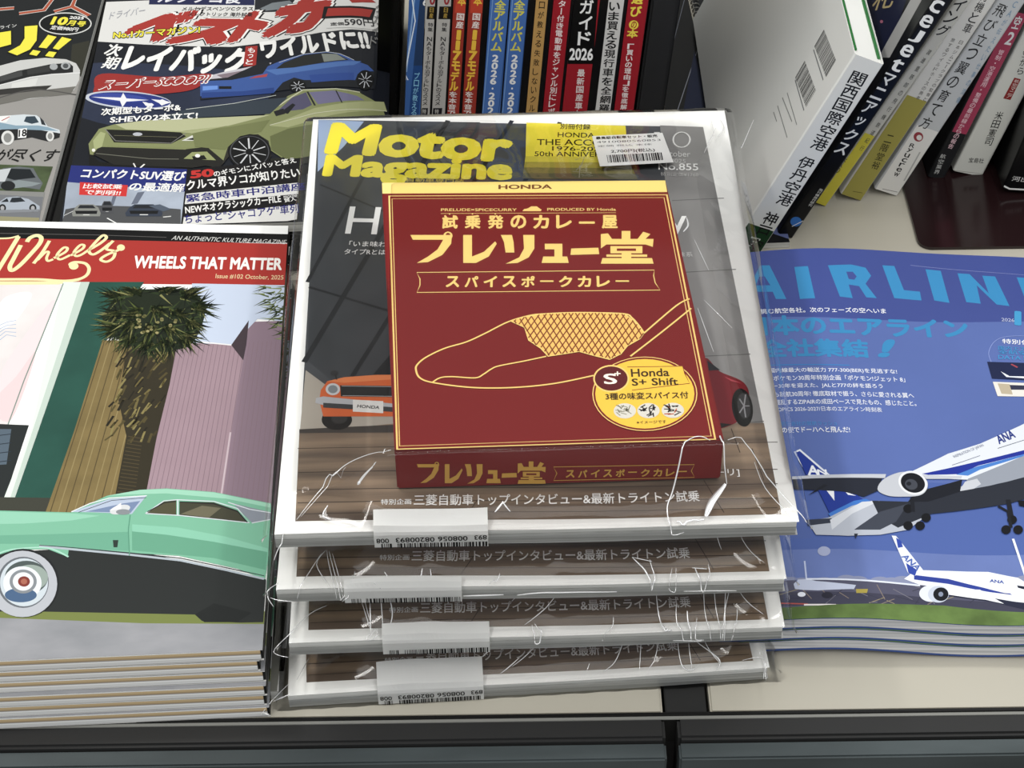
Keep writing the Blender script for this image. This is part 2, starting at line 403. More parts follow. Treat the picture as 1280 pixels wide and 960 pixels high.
    a.text('October', 823, 195, 863, 196, 7, '#d6d6d4'); a.text('2025', 838, 203, 857, 204, 5, '#c9c9c7'); a.text('No.855', 823, 212, 873, 213, 8.5, '#eeeeec', .012)
    a.text('特別定価¥1760', 826, 220, 873, 221, 5, '#bdbdbb')
    a.text('H', 431, 292, 471, 293, 34, '#f4f4f2', .005); a.text('y', 834, 292, 860, 292, 22, '#f4f4f2', .0)
    a.text('「いま味わう', 436, 308, 492, 309, 7, '#e9e9e7', .012); a.text('タイプRとは何か', 430, 318, 500, 319, 7, '#e9e9e7', .012)
    a.text('味系', 848, 321, 866, 321, 6, '#dcdcda')
    a.text('ツーリ]', 880, 597, 925, 596, 10, '#e2dfdb', .01)
    a.text('特別企画', 476, 631, 514, 630.5, 7, '#f1f1ef', .012); a.text('三菱自動車トップインタビュー&最新トライトン試乗', 517, 632, 875, 627, 14, '#f1f1ef', .014)
    a.finish('cover', r, lambda u, v, z: (u, v, z+MT-.0005+.0001), MW, MH, .009, wave)
    return r
motor = build_motor()

def build_box():
    H = .0260; z = MZ+H
    q = [un(493, 562, z), un(905, 549, z), un(832, 225, z), un(477, 228, z)]
    O = q[0].copy(); X = (q[1]-q[0]).normalized(); Y = ZV.cross(X)
    Mx = frame(O-ZV*(H-.0009), X, Y, ZV); inv = Mx.inverted()
    r = root('curry_box', 'dark red curry box with gold lettering on top of the stack', 'box', Mx, 'boxed curries in the bags')
    c = [inv @ p for p in q]; h = H-.0009
    bm = bmesh.new(); lo = [bm.verts.new((p.x, p.y, .0001)) for p in c]; hi = [bm.verts.new((p.x, p.y, h)) for p in c]
    bm.faces.new(lo[::-1]); bm.faces.new(hi)
    for i in range(4): bm.faces.new((lo[i], lo[(i+1) % 4], hi[(i+1) % 4], hi[i]))
    bmesh.ops.bevel(bm, geom=bm.edges[:], offset=.0007, segments=2, affect='EDGES')
    obj('carton', bm, mat('#86211f', .3, name='red_card'), r)
    G = '#f0d27c'; D = '#86211f'
    a = Art(O, X, Y)
    a.poly('#f2dc84', [(477.5, 228.5), (831.5, 225.5), (834, 240), (478, 242)]); a.text('HONDA', 623, 236.5, 690, 236, 5.5, '#7a4a22', .03)
    a.line(G, [(486.5, 245), (833.5, 243.5), (894, 549), (496.5, 561.5)], 2.6, closed=True); a.line(G, [(490, 248.5), (830, 247), (889, 545), (499.5, 557.5)], 1.2, closed=True)
    a.text('PRELUDE×SPICECURRY', 551, 264, 646, 264, 3.5, G, .02); a.text('PRODUCED BY Honda', 684, 263.5, 770, 263.5, 3.5, G, .02)
    a.poly(G, [(653, 264), (655, 261.5), (660, 260.5), (664, 258), (671, 258), (675, 261), (677, 262), (676, 264)]); a.line(G, [(551, 267), (770, 266)], .8)
    x = 552
    for i, ch in enumerate('試乗発のカレー屋'): a.text(ch, 552+28.6*i, 286 if ch != 'ー' else 280, 572+28.6*i, 286 if ch != 'ー' else 280, 17 if ch != 'ー' else 3, G, .035)
    for i in range(3): a.ell(G, 562+28.6*i, 267.8, 1, .8)
    # large brush-like kana: プレリュー堂
    def kana(a, sx, sy, ox, oy, c):
        t = lambda P: [(ox+sx*x, oy+sy*y) for x, y in P]
        a.poly(c, t([(0, 3), (3, 9), (41, 9), (34, 21), (22, 30), (8, 38), (22, 37), (40, 28), (51, 14), (52, 3)]))
        a.line(c, t([(47+4.5*math.cos(k/12*6.283), 4+4.5*math.sin(k/12*6.283)) for k in range(12)]), 2.6*sx, closed=True)
        a.poly(c, t([(66, 3), (77, 3), (77, 30), (92, 24), (106, 11), (108, 14), (98, 30), (82, 38), (66, 38)]))
        a.poly(c, t([(113, 3), (127, 3), (129, 12), (130, 25), (119, 25), (117, 12)])); a.poly(c, t([(141, 3), (155, 3), (155, 20), (148, 31), (134, 38), (119, 39), (136, 31), (142, 20)]))
        a.poly(c, t([(168, 14), (190, 14), (190, 30), (196, 30), (198, 38), (164, 38), (166, 30), (180, 30), (180, 21), (168, 21)]))
        a.poly(c, t([(201, 20), (235, 19), (236, 27), (200, 28)]))
        a.poly(c, t([(238, 2), (247, 1), (252, 8), (264, 8), (264, -2), (275, -2), (275, 8), (284, 8), (291, -1), (300, 2), (294, 8), (304, 8), (303, 18), (294, 15), (245, 15), (238, 20)]))
        a.poly(c, t([(250, 17), (290, 17), (290, 26), (250, 26)])); a.poly(D, t([(258, 20), (282, 20), (282, 23), (258, 23)]))
        a.poly(c, t([(264, 26), (276, 26), (276, 32), (302, 32), (304, 39), (238, 39), (240, 32), (264, 32)])); a.poly(c, t([(245, 27.5), (296, 27.5), (296, 30.5), (245, 30.5)]))
    kana(a, 1.0, 1.0, 513, 291, G)
    a.line(G, [(521, 341), (818, 338), (817, 345), (819, 354), (825, 363), (521, 366), (525, 357), (525, 349)], 1.3, closed=True)
    for i, ch in enumerate('スパイスポークカレー'): a.text(ch, 557+23.6*i, 359.5 if ch != 'ー' else 353, 574+23.6*i, 359.5 if ch != 'ー' else 353, 14 if ch != 'ー' else 2, G, .035)
    # spoon
    top = [(805, 417), (799, 408), (790, 398), (781, 393), (745, 391.5), (711, 391.5), (680, 393), (662, 395), (635, 403), (607, 417), (583, 428), (556, 436), (533, 447), (522, 456), (520, 463), (525, 473), (542, 479), (590, 485), (642, 485), (693, 480), (742, 470)]
    a.line(G, top, 2.2, True); a.line(G, [(862, 374), (845, 383), (805, 417)], 2.2, True); a.line(G, [(864, 386), (828, 415), (788, 446)], 2.2, True)
    gr = [(638, 402), (656, 410), (661, 426), (676, 436), (685, 446), (724, 440), (742, 445), (762, 450), (776, 443), (784, 433), (800, 424), (805, 417), (799, 408), (781, 393), (745, 391.5), (711, 391.5), (680, 393), (655, 397)]
    a.line(G, [(540, 479), (550, 473), (565, 471.5), (594, 473), (605, 468), (614, 462), (624, 458), (655, 452), (683, 446)], 2, True)
    a.poly('#eec46a', gr); a.line(G, gr, 1.6, closed=True)
    def inside(x, y):
        c = False
        for i in range(len(gr)):
            (x1, y1), (x2, y2) = gr[i], gr[i-1]
            if (y1 > y) != (y2 > y) and x < (x2-x1)*(y-y1)/(y2-y1)+x1: c = not c
        return c
    for sgn in (1, -1):
        for k in range(-10, 36):
            seg = []
            for y in range(388, 456):
                x = 630+8.2*k+sgn*(y-420)*(.62 if sgn > 0 else .75)
                if inside(x, y): seg.append((x, y))
                elif len(seg) > 1: a.line('#8a4a20', [seg[0], seg[-1]], 1.5); a.L -= 1; seg = []
                else: seg = []
    a.L += 2
    # round badge
    a.ell(D, 806, 493, 66, 47); a.ring(G, 806, 493, 65, 46, 1.2); a.ell('#ecc93c', 806, 493, 62, 43.5)
    a.poly('#ecc93c', [(764, 459), (853, 458), (856, 468), (862, 479), (764, 488)]); a.line(D, [(784, 459.5), (853, 458.5), (856, 468), (862, 480), (790, 488.5)], 1)
    a.ell('#f0d27c', 764, 474, 22.5, 17); a.ell('#6e1f22', 764, 474, 20.5, 15.2)
    a.text('S', 755, 481, 772, 480.5, 13, '#f6efe0', .02); a.text('+', 768, 472, 776, 472, 7, '#f6efe0', .02)
    a.text('Honda', 789, 472, 837, 471, 10, '#4d3212', .02); a.text('S+ Shift', 790, 483, 848, 482, 9, '#4d3212', .02)
    a.text('3種の味変スパイス付', 757, 501, 861, 499, 9, '#4d3212', .025)
    for i, cx in enumerate((781, 810.5, 841)):
        a.ell('#d8d5cc', cx, 514.5-i*.3, 14, 9.5)
        for k in range(16):
            px, py = cx+random.uniform(-9, 9), 514+random.uniform(-6, 6); ang = random.uniform(0, 3.1)
            a.line(('#8f8a70', '#3a322c', '#c25a2c')[0 if i == 0 else (k % 5 == 0)*2 if i == 2 and k % 5 == 0 else 1], [(px-4*math.cos(ang), py-2.6*math.sin(ang)), (px+4*math.cos(ang), py+2.6*math.sin(ang))], 1.5 if i else 1); a.L -= 1
        a.L += 1
    a.text('※イメージです', 796, 531, 833, 530, 4, '#6b4c1c', .01)
    a.finish('top_print', r, lambda u, v, z: (u, v, z+h))
    # front panel
    N = -Y; a = Art(O, X, ZV, N)
    G2 = '#d9a944'; w1 = (q[1]-q[0]).length
    kana(a, .53, .68, 521, 577.5, G2)
    a.line(G2, [(692, 583), (868, 580), (864, 588), (868, 596), (692, 600), (696, 591)], 1, closed=True)
    for i, ch in enumerate('スパイスポークカレー'): a.text(ch, 707+15.6*i, 596.5-.25*i if ch != 'ー' else 591.5-.25*i, 718+15.6*i, 596.3-.25*i if ch != 'ー' else 591.3-.25*i, 9.5 if ch != 'ー' else 1.6, G2, .03)
    a.line(mat('#9c4a4a', .3), [(495, 565), (904, 551)], 1)
    a.finish('front_print', r, lambda u, v, z: (u, -z-.0003, v+h))
    return r, h
cbox, BH = build_box()
# frame of the box relative to its magazine
REL = motor.matrix_world.inverted() @ cbox.matrix_world

def build_bag(level, pose, seed, folds):
    rr = random.Random(seed); m = .006; top = MT; names = ('top', 'second', 'third', 'lowest')
    r = root('plastic_bag', f'clear plastic bag with glossy creases around the {names[level]} magazine of the centre stack' if level else 'clear glossy plastic bag over the topmost magazine and dark red box', 'bag', pose, 'clear bags of the centre stack')
    c = [REL @ Vector(p) for p in ((0, 0, 0), (.152, 0, 0), (.152, .192, 0), (0, .192, 0))]
    bx0, bx1, by0, by1 = min(c[0].x, c[3].x)-.0015, max(c[1].x, c[2].x)+.0015, .0, .0
    ca = math.atan2((REL @ Vector((1, 0, 0)) - REL @ Vector((0, 0, 0))).y, 1)
    C0 = REL @ Vector((0, 0, 0))
    us = [-m + (MW+2*m)*i/190 for i in range(191)]
    vs = [-.0012 + .07*i/80 for i in range(80)] + [.0688 + (MH+m-.0688)*i/90 for i in range(91)]
    ph = [rr.uniform(0, 6.28) for _ in range(8)]
    RI = REL.inverted()
    def zt(u, v):
        p = RI @ Vector((u, v, 0)); dx = max(-.003-p.x, p.x-.151, 0); dy = max(-.003-p.y, p.y-.192, 0)
        dn = math.hypot(dx/.045, dy/(.026 if p.y < 0 else .085))
        z = top + .0007 + (BH+.0004)*max(0, 1-dn)**(1.8 if p.y < 0 else 1.25) + wave(u, v)*min(1, dn) + .0003
        if dn > 0:
            a = .0003*(1 if dn > .15 else dn/.15)
            z += a*(.6+math.sin(u*130+ph[0]+2*math.sin(v*90+ph[1]))*.5 + math.sin(u*75+v*190+ph[2])*.5)
            z += .0005*max(0, math.sin(u*110+v*90*math.sin(ph[3])+ph[4]))**6
        ed = min(u+m, MW+m-u, MH+m-v)
        if ed < m: k = (ed/m); z = MT*.35 + (z-MT*.35)*(k**.6)
        if v < 0: z = MT + (z-MT)*.5
        return max(z, MT*.35) if ed < m else z
    bm = bmesh.new(); g = [[bm.verts.new((u, v, zt(u, v))) for u in us] for v in vs]
    for j in range(len(vs)-1):
        for i in range(len(us)-1): bm.faces.new((g[j][i], g[j][i+1], g[j+1][i+1], g[j+1][i]))
    # front drop of the film and the sheet underneath
    fr = [[bm.verts.new((u, -.0014-.0002*math.sin(u*400+ph[5])*k, MT*(1-k)+wave(u, 0)*(1-k)*.5 - (0 if k < 1 else .0003))) for u in us] for k in (.25, .5, .75, 1)]
    rows = [g[0]]+fr
    for j in range(len(rows)-1):
        for i in range(len(us)-1): bm.faces.new((rows[j+1][i], rows[j+1][i+1], rows[j][i+1], rows[j][i]))
    # creases as slim rounded ridges, whitened to paint the film's highlights
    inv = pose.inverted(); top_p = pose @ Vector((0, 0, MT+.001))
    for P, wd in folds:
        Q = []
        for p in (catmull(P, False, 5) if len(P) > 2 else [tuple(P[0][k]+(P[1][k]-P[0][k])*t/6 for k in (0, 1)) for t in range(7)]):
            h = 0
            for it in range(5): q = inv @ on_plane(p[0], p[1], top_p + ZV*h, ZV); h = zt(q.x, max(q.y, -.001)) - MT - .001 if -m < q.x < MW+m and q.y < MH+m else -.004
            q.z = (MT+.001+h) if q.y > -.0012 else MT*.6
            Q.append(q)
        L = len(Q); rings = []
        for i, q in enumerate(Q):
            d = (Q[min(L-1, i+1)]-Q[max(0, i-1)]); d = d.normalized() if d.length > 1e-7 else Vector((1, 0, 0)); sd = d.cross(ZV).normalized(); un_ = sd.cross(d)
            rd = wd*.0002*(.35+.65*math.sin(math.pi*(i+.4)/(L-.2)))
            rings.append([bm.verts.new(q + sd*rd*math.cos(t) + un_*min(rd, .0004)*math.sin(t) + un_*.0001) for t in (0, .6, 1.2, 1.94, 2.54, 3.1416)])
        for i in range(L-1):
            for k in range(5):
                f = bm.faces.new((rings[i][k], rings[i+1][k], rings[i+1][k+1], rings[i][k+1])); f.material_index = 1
    obj('film', bm, [FILM, GLINT_CREASE], r, smooth=True, recalc=False)
    r_zt = lambda u, v: max(zt(u+du, v+dv) for du in (-.0015, 0, .0015) for dv in (-.0015, 0, .0015))
    return r, r_zt

# label wrapped over the front edge of a bag: white top flap, printed front flap
def build_label(bagz, x0, x1, top_v, seed, digits=True):
    bag, zt = bagz
    bm = bmesh.new(); n = 24; P = [(top_v*k/9, 0) for k in range(9, -1, -1)] + [(-.0016, MT+.0008), (-.0021, MT-.0008), (-.0021, .0006)]
    g = [[bm.verts.new((x0+(x1-x0)*i/n, y, z+(wave(x0+(x1-x0)*i/n, 0) if z else zt(x0+(x1-x0)*i/n, y)+.0003))) for i in range(n+1)] for y, z in P]
    for j in range(len(P)-1):
        for i in range(n): bm.faces.new((g[j][i], g[j+1][i], g[j+1][i+1], g[j][i+1]))
    bmesh.ops.solidify(bm, geom=bm.faces[:], thickness=.00015)
    lb = obj('price_label', bm, mat('#f6f6f4', .35, name='white_label'), bag, label='white sticker wrapped over the front edge with upside-down digits and barcode' if digits else 'plain white sticker wrapped over the front edge')
    a = Art(Vector((0, 0, 0)), Vector((1, 0, 0)), Vector((0, 1, 0))); a.uv = lambda x, y: (x, y)
    K = '#1c1c1c'; w = x1-x0
    def tx(t, u0, u1, v0, v1, c=K):
        vs, ts, (p, q, d, e) = glyphs(t, .012); a.tri([(u1-(v.x-p)/(q-p)*(u1-u0), v1-(v.y-d)/(e-d)*(v1-v0)) for v in vs], ts, c)
    if digits:
        tx('008', x0+.001, x0+w*.13, .0042, .0071); tx('08200893', x0+w*.19, x0+w*.53, .0044, .0074); tx('008056', x0+w*.56, x0+w*.82, .0046, .0076); tx('893', x0+w*.88, x1-.0005, .005, .0079)
        y0, y1 = .0008, .0038
    else: y0, y1 = .0008, .0042
    rr = random.Random(seed); t = .003
    while t < w-.001:
        ww = rr.choice((.0003, .0003, .0006, .0009)); u = x0+t
        if not (w*.14 < t < w*.18): a.upoly(K, [(u, y0), (u+ww, y0), (u+ww, y1), (u, y1)]); a.L -= 1
        t += ww+rr.choice((.0003, .0004, .0007))
    a.finish('printed_code', lb, lambda u, v, z: (u, -.00235-z, v))
    return lb

poses = [motor.matrix_world.copy()]
for (pl, pr, lv) in (((345, 737), (981, 724), 1), ((361, 804), (974, 784), 2), ((360, 870), (953, 824), 3)):
    O, ang = mag_pose(pl, pr, MZ-PITCH*lv); ang = max(-1.5, min(3.2, ang)); X, Y = rotz(ang)
    poses.append(frame(O-ZV*MT, X, Y, ZV))
lowlab = ['second bagged car magazine from the top of the centre stack', 'third bagged car magazine from the top, white label with barcode', 'lowest bagged car magazine of the centre stack, lying on the cream shelf']
boxlab = ['dark red curry box under the topmost bagged magazine', 'dark red curry box between the second and third bagged magazines', 'dark red curry box lying on the lowest bagged magazine']
for i in (1, 2, 3):
    copy_tree(motor, poses[i], lowlab[i-1]); copy_tree(cbox, poses[i] @ REL, boxlab[i-1])
def crop(x0, y0, k, *lines): return [([(x0+k*x, y0+k*y) for x, y in P], wd) for P, wd in lines]
c5 = lambda *a: crop(320, 560, .28125, *a)
c6 = lambda *a: crop(640, 560, .3125, *a)
c7 = lambda *a: crop(310, 720, .2656, *a)
# folds and painted highlights of each bag: centre lines and widths
GLINT_FOLDS = [
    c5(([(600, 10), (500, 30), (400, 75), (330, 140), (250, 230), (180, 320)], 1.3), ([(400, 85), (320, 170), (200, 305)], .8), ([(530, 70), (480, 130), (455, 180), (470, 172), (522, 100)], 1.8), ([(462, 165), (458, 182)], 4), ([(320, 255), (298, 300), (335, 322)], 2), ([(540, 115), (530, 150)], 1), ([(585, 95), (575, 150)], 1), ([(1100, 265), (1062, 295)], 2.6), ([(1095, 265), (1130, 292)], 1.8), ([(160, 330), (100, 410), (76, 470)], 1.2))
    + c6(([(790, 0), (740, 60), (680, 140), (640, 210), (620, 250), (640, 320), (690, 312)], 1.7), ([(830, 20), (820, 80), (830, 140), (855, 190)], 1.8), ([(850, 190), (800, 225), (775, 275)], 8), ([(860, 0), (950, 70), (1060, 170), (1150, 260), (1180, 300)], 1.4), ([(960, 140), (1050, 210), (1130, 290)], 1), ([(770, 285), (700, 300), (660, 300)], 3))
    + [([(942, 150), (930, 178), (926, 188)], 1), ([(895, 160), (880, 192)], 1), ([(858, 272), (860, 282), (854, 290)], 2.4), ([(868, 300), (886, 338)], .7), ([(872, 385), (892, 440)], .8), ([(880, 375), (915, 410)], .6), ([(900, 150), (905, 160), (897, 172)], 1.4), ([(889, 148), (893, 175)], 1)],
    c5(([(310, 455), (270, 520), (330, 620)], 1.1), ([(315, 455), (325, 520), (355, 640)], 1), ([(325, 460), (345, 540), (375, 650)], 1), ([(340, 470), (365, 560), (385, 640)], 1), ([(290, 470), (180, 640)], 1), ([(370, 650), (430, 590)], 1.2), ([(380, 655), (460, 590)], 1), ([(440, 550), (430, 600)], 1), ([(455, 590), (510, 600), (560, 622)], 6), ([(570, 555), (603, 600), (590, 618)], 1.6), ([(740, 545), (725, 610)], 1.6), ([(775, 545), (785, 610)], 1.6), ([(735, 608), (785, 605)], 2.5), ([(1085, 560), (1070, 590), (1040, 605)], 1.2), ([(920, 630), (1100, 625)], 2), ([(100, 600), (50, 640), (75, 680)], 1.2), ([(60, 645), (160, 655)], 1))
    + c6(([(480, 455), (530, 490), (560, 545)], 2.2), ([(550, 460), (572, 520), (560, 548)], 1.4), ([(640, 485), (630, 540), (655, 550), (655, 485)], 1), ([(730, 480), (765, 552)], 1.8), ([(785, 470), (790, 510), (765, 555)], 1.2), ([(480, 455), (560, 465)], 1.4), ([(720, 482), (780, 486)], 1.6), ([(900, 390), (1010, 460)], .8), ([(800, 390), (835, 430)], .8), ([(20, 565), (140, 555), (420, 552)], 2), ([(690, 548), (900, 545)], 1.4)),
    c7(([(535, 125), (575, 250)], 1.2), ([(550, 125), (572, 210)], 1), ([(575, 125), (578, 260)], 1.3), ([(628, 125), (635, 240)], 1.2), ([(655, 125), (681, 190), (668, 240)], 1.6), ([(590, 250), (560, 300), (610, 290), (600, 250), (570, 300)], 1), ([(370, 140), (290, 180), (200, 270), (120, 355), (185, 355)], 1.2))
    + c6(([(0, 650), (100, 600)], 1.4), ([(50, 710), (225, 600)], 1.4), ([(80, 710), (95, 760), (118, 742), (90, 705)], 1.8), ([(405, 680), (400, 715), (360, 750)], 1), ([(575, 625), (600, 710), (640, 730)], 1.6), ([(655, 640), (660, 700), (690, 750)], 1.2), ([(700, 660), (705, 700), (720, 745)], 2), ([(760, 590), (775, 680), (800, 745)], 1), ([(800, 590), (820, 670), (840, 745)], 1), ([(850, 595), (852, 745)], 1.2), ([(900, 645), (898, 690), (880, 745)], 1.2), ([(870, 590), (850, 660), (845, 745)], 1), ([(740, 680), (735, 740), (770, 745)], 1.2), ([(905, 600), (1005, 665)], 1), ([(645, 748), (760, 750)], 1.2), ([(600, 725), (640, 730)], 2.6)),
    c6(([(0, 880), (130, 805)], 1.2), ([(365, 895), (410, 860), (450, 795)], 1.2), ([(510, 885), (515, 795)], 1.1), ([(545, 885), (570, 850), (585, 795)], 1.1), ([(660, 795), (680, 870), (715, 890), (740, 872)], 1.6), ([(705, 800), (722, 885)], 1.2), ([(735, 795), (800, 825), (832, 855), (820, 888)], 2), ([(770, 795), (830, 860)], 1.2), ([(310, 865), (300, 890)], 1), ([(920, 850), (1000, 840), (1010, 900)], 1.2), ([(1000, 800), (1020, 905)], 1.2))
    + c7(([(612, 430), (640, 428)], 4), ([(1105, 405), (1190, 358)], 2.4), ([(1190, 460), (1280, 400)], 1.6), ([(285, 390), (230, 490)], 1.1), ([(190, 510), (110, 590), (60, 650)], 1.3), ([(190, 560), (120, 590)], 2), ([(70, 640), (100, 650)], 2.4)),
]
bags = [build_bag(i, poses[i], 11+i, GLINT_FOLDS[i]) for i in range(4)]
for i, (pl, pr, tv, dg) in enumerate((((467, 672), (610, 668), .006, True), ((430, 740), (577, 738), .002, False), ((478, 803), (612, 798), .0045, False), ((472, 862), (604, 852), .009, True))):
    Mi = poses[i].inverted(); a = Mi @ un(*pl, MZ-PITCH*i); b = Mi @ un(*pr, MZ-PITCH*i)
    build_label(bags[i], a.x, b.x, tv, 30+i, dg)
# price sticker on the top bag
def build_sticker(bag):
    z = MT+.0030; M0 = poses[0]; O = M0 @ Vector((0, 0, z)); a = Art(O, X1, Y1)
    a.poly(mat('#f6f6f4', .35, name='white_label'), [(740, 170), (828, 166), (842, 203), (750, 208)])
    K = '#222222'; a.text('最高級自転車セット・販売', 745, 174.5, 822, 171.5, 3.6, K, .03)
    a.text('4910080560853', 746, 179, 826, 176, 2.4, '#55555a'); a.text('定価 税込 本体', 747, 184, 815, 181.5, 2.4, '#55555a')
    a.text('2,700円(税込)', 764, 192, 819, 190, 5, K, .02); a.bars(K, (760, 203.5), (829, 200), 9.5, 90)
    a.finish('price_sticker', bag, lambda u, v, zz: (u, v, z+zz))
build_sticker(bags[0][0])

# ---------------------------------------------------------------- custom-car magazines, left stack
WZ = .0465; WN = 6; WT = WZ/WN
WA = un(0, 813, WZ); WB = un(328, 812, WZ); WTR = un(360, 287, WZ)
WW = .215; WH = (WTR-WB).length + .004
Yw = (WTR-WB).normalized(); Xw = -ZV.cross(Yw); OW = WB - Xw*WW
def wbend(u, v): return .015*max(0, 1-u/WW)*(v/WH)**2 + .0004*math.sin(u/WW*3.1)*max(0, 1-v/.16)
wbend.v = True
def build_wheels():
    r = root('custom_car_magazine', 'custom car magazine with teal coupe and palm cover, topmost of the left stack', 'magazine', frame(OW-ZV*WT, Xw, Yw, ZV), 'custom car magazines in the left stack')
    leaf_block('page_block', WW-.0012, WH-.0002, .0006, WT-.0005, PAPERY, r, wbend)
    leaf_block('back_cover', WW, WH, .0001, .0006, mat('#d9d8d4', .3), r, wbend)
    boxobj('spine', WW-.0012, WW, .0006, WH, .0005, WT-.0004, mat('#151515', .35), r)
    a = Art(OW, Xw, Yw, None, wbend)
    a.upoly(mat(WHITE, .3, name='white_margin'), [(0, 0), (WW, 0), (WW, WH), (0, WH)])
    a.poly('#131313', [(-60, 281), (362, 292), (362, 303), (-60, 300)])
    a.poly('#b2332a', [(-60, 296), (120, 299), (360, 304), (357, 356), (-60, 352)])
    a.line('#6d6a68', [(-60, 290), (120, 293), (208, 296)], .9)
    a.text('AN AUTHENTIC KULTURE MAGAZINE', 214, 299, 356, 304.5, 5.2, '#dcdad6', 0, .25)
    a.text('WHEELS THAT MATTER', 166, 334.5, 352, 337, 15.5, '#f4f0ea', .035); a.text('Issue #102 October, 2025', 269, 347, 354, 349, 5.5, '#e3c79a', .015)
    C1 = '#f1e3ac'; sc = lambda P: [(x*.15625, 280+y*.15625) for x, y in P]
    for P, wd in (([(-10, 112), (80, 108), (150, 90)], 3.2), ([(148, 95), (60, 240), (-20, 370)], 6.5), ([(165, 165), (110, 270), (78, 335), (95, 368), (160, 325), (255, 225), (318, 150), (328, 105), (292, 88), (238, 108), (215, 140)], 6.5),
                  ([(395, 130), (340, 220), (268, 312)], 5), ([(300, 285), (360, 225), (388, 222), (372, 268), (384, 292), (425, 278)], 4), ([(430, 270), (520, 222), (538, 190), (505, 188), (455, 245), (480, 280), (560, 245)], 4.2),
                  ([(565, 248), (655, 198), (672, 168), (640, 166), (592, 220), (605, 252), (650, 242), (720, 195)], 4.2), ([(700, 210), (800, 152), (850, 106), (822, 88), (765, 140), (712, 210), (742, 240), (800, 212), (880, 150)], 4.6),
                  ([(905, 130), (850, 195), (915, 215), (905, 268), (852, 298), (805, 280), (850, 245), (930, 212), (975, 190)], 4.6), ([(580, 335), (560, 318), (600, 302), (680, 312), (712, 355), (690, 408), (620, 440), (500, 452), (300, 440), (-20, 440)], 5)):
        a.line(C1, sc(P), wd, True)
    a.ell(C1, 151, 309, 5, 4); a.ell(C1, 92, 332, 6, 4.5); a.poly(C1, [(-60, 351), (70, 351), (102, 350), (60, 357), (-60, 358)])
    # photo: shop front, green wall, corrugated walls, sky
    a.poly(mat('#e3dcda', .3, var=.06, scale=35), [(-60, 356), (79, 355), (8, 532), (-60, 532)])
    for P, c in (([(0, 470), (30, 420), (60, 380), (66, 384), (30, 470), (5, 520)], '#ecd9da'), ([(-10, 505), (20, 470), (45, 440), (14, 524)], '#e8cfd0'), ([(0, 378), (20, 366), (40, 368), (20, 400), (0, 410)], '#f2ecea')): a.poly(c, P, True)
    for k in range(5): a.line('#a9bdd6', [(-5, 408+5*k), (6+6*random.random(), 402+4*k), (20, 400+5*k)], 1.2)
    a.poly('#2d3232', [(-60, 527), (36, 531), (6, 622), (-60, 622)]); a.poly('#5c6b78', [(-60, 535), (14, 536), (8, 580), (-60, 585)])
    for k in range(4): a.line('#2f3a44', [(-10, 545+11*k), (14, 542+11*k)], 1.4)
    a.poly('#dfe8df', [(79, 352), (112, 352), (17, 624), (4, 624), (40, 532)]); a.poly('#c3d1c6', [(101, 352), (112, 352), (17, 624), (12, 624)]); a.line('#7e948a', [(79, 354), (30, 475), (10, 530)], 1.5)
    a.poly(mat('#2c5a4e', .3, var=.12, scale=30), [(112, 352), (180, 352), (125, 436), (92, 545), (60, 630), (14, 634)])
    a.poly('#45463c', [(-60, 620), (64, 622), (62, 642), (-60, 640)])
    a.poly(mat('#857347', .35, var=.1, scale=60), [(128, 425), (215, 425), (185, 642), (56, 642), (92, 540)])
    for k in range(14): a.line(('#5f5132', '#9b8a5c')[k % 2], [(130+8*k, 428), (62+10*k, 642)], 1.3); a.L -= 1
    a.L += 1
    a.poly(mat('#a68d96', .3, var=.05, scale=25), [(215, 428), (362, 400), (345, 640), (168, 640)])
    a.poly('#937d8a', [(312, 402), (362, 400), (345, 640), (276, 640), (292, 520)])
    for k in range(26): a.line('#8f7882', [(222+5.6*k, 432-.3*k), (174+6.6*k, 640)], .9); a.L -= 1
    a.L += 1
    a.line('#c9b6bd', [(288, 540), (276, 622)], 2.2); a.line('#cfc0c4', [(187, 540), (173, 612)], 2.2)
    a.poly('#c6d1e4', [(240, 354), (366, 356), (364, 402), (322, 398), (291, 431), (240, 428)]); a.line('#e8e6e6', [(250, 427), (290, 431)], 2.5); a.poly('#4b3f45', [(311, 400), (289, 431), (304, 450), (308, 430)])
    # palm trunk and crown
    a.poly('#3c3626', [(160, 425), (222, 425), (212, 480), (196, 545), (178, 640), (140, 640), (158, 545), (148, 500)])
    for k in range(90):
        x, y = random.uniform(150, 215), random.uniform(430, 545); x -= (y-430)*.12
        a.line(random.choice(('#776b3f', '#5c5230', '#2c281c', '#8f8350', '#4a4228')), [(x, y), (x-random.uniform(4, 10), y+random.uniform(6, 14))], random.uniform(1.8, 3.6)); a.L -= 1
    a.L += 1
    for k in range(20): y = 545+4.6*k; a.line('#5b4f35', [(160-.9*k, y), (178-.6*k, y+3)], 1.2); a.L -= 1
    a.L += 1
    a.poly('#252e1d', [(140, 378), (160, 364), (200, 361), (238, 363), (256, 382), (250, 412), (232, 434), (185, 438), (145, 422), (128, 400)], True)
    fans = [(150, 372), (172, 366), (205, 364), (232, 368), (245, 384), (236, 402), (150, 392), (146, 410), (165, 420), (186, 428), (208, 426), (228, 420), (172, 390), (196, 386), (218, 390), (190, 408), (212, 408), (164, 404)]
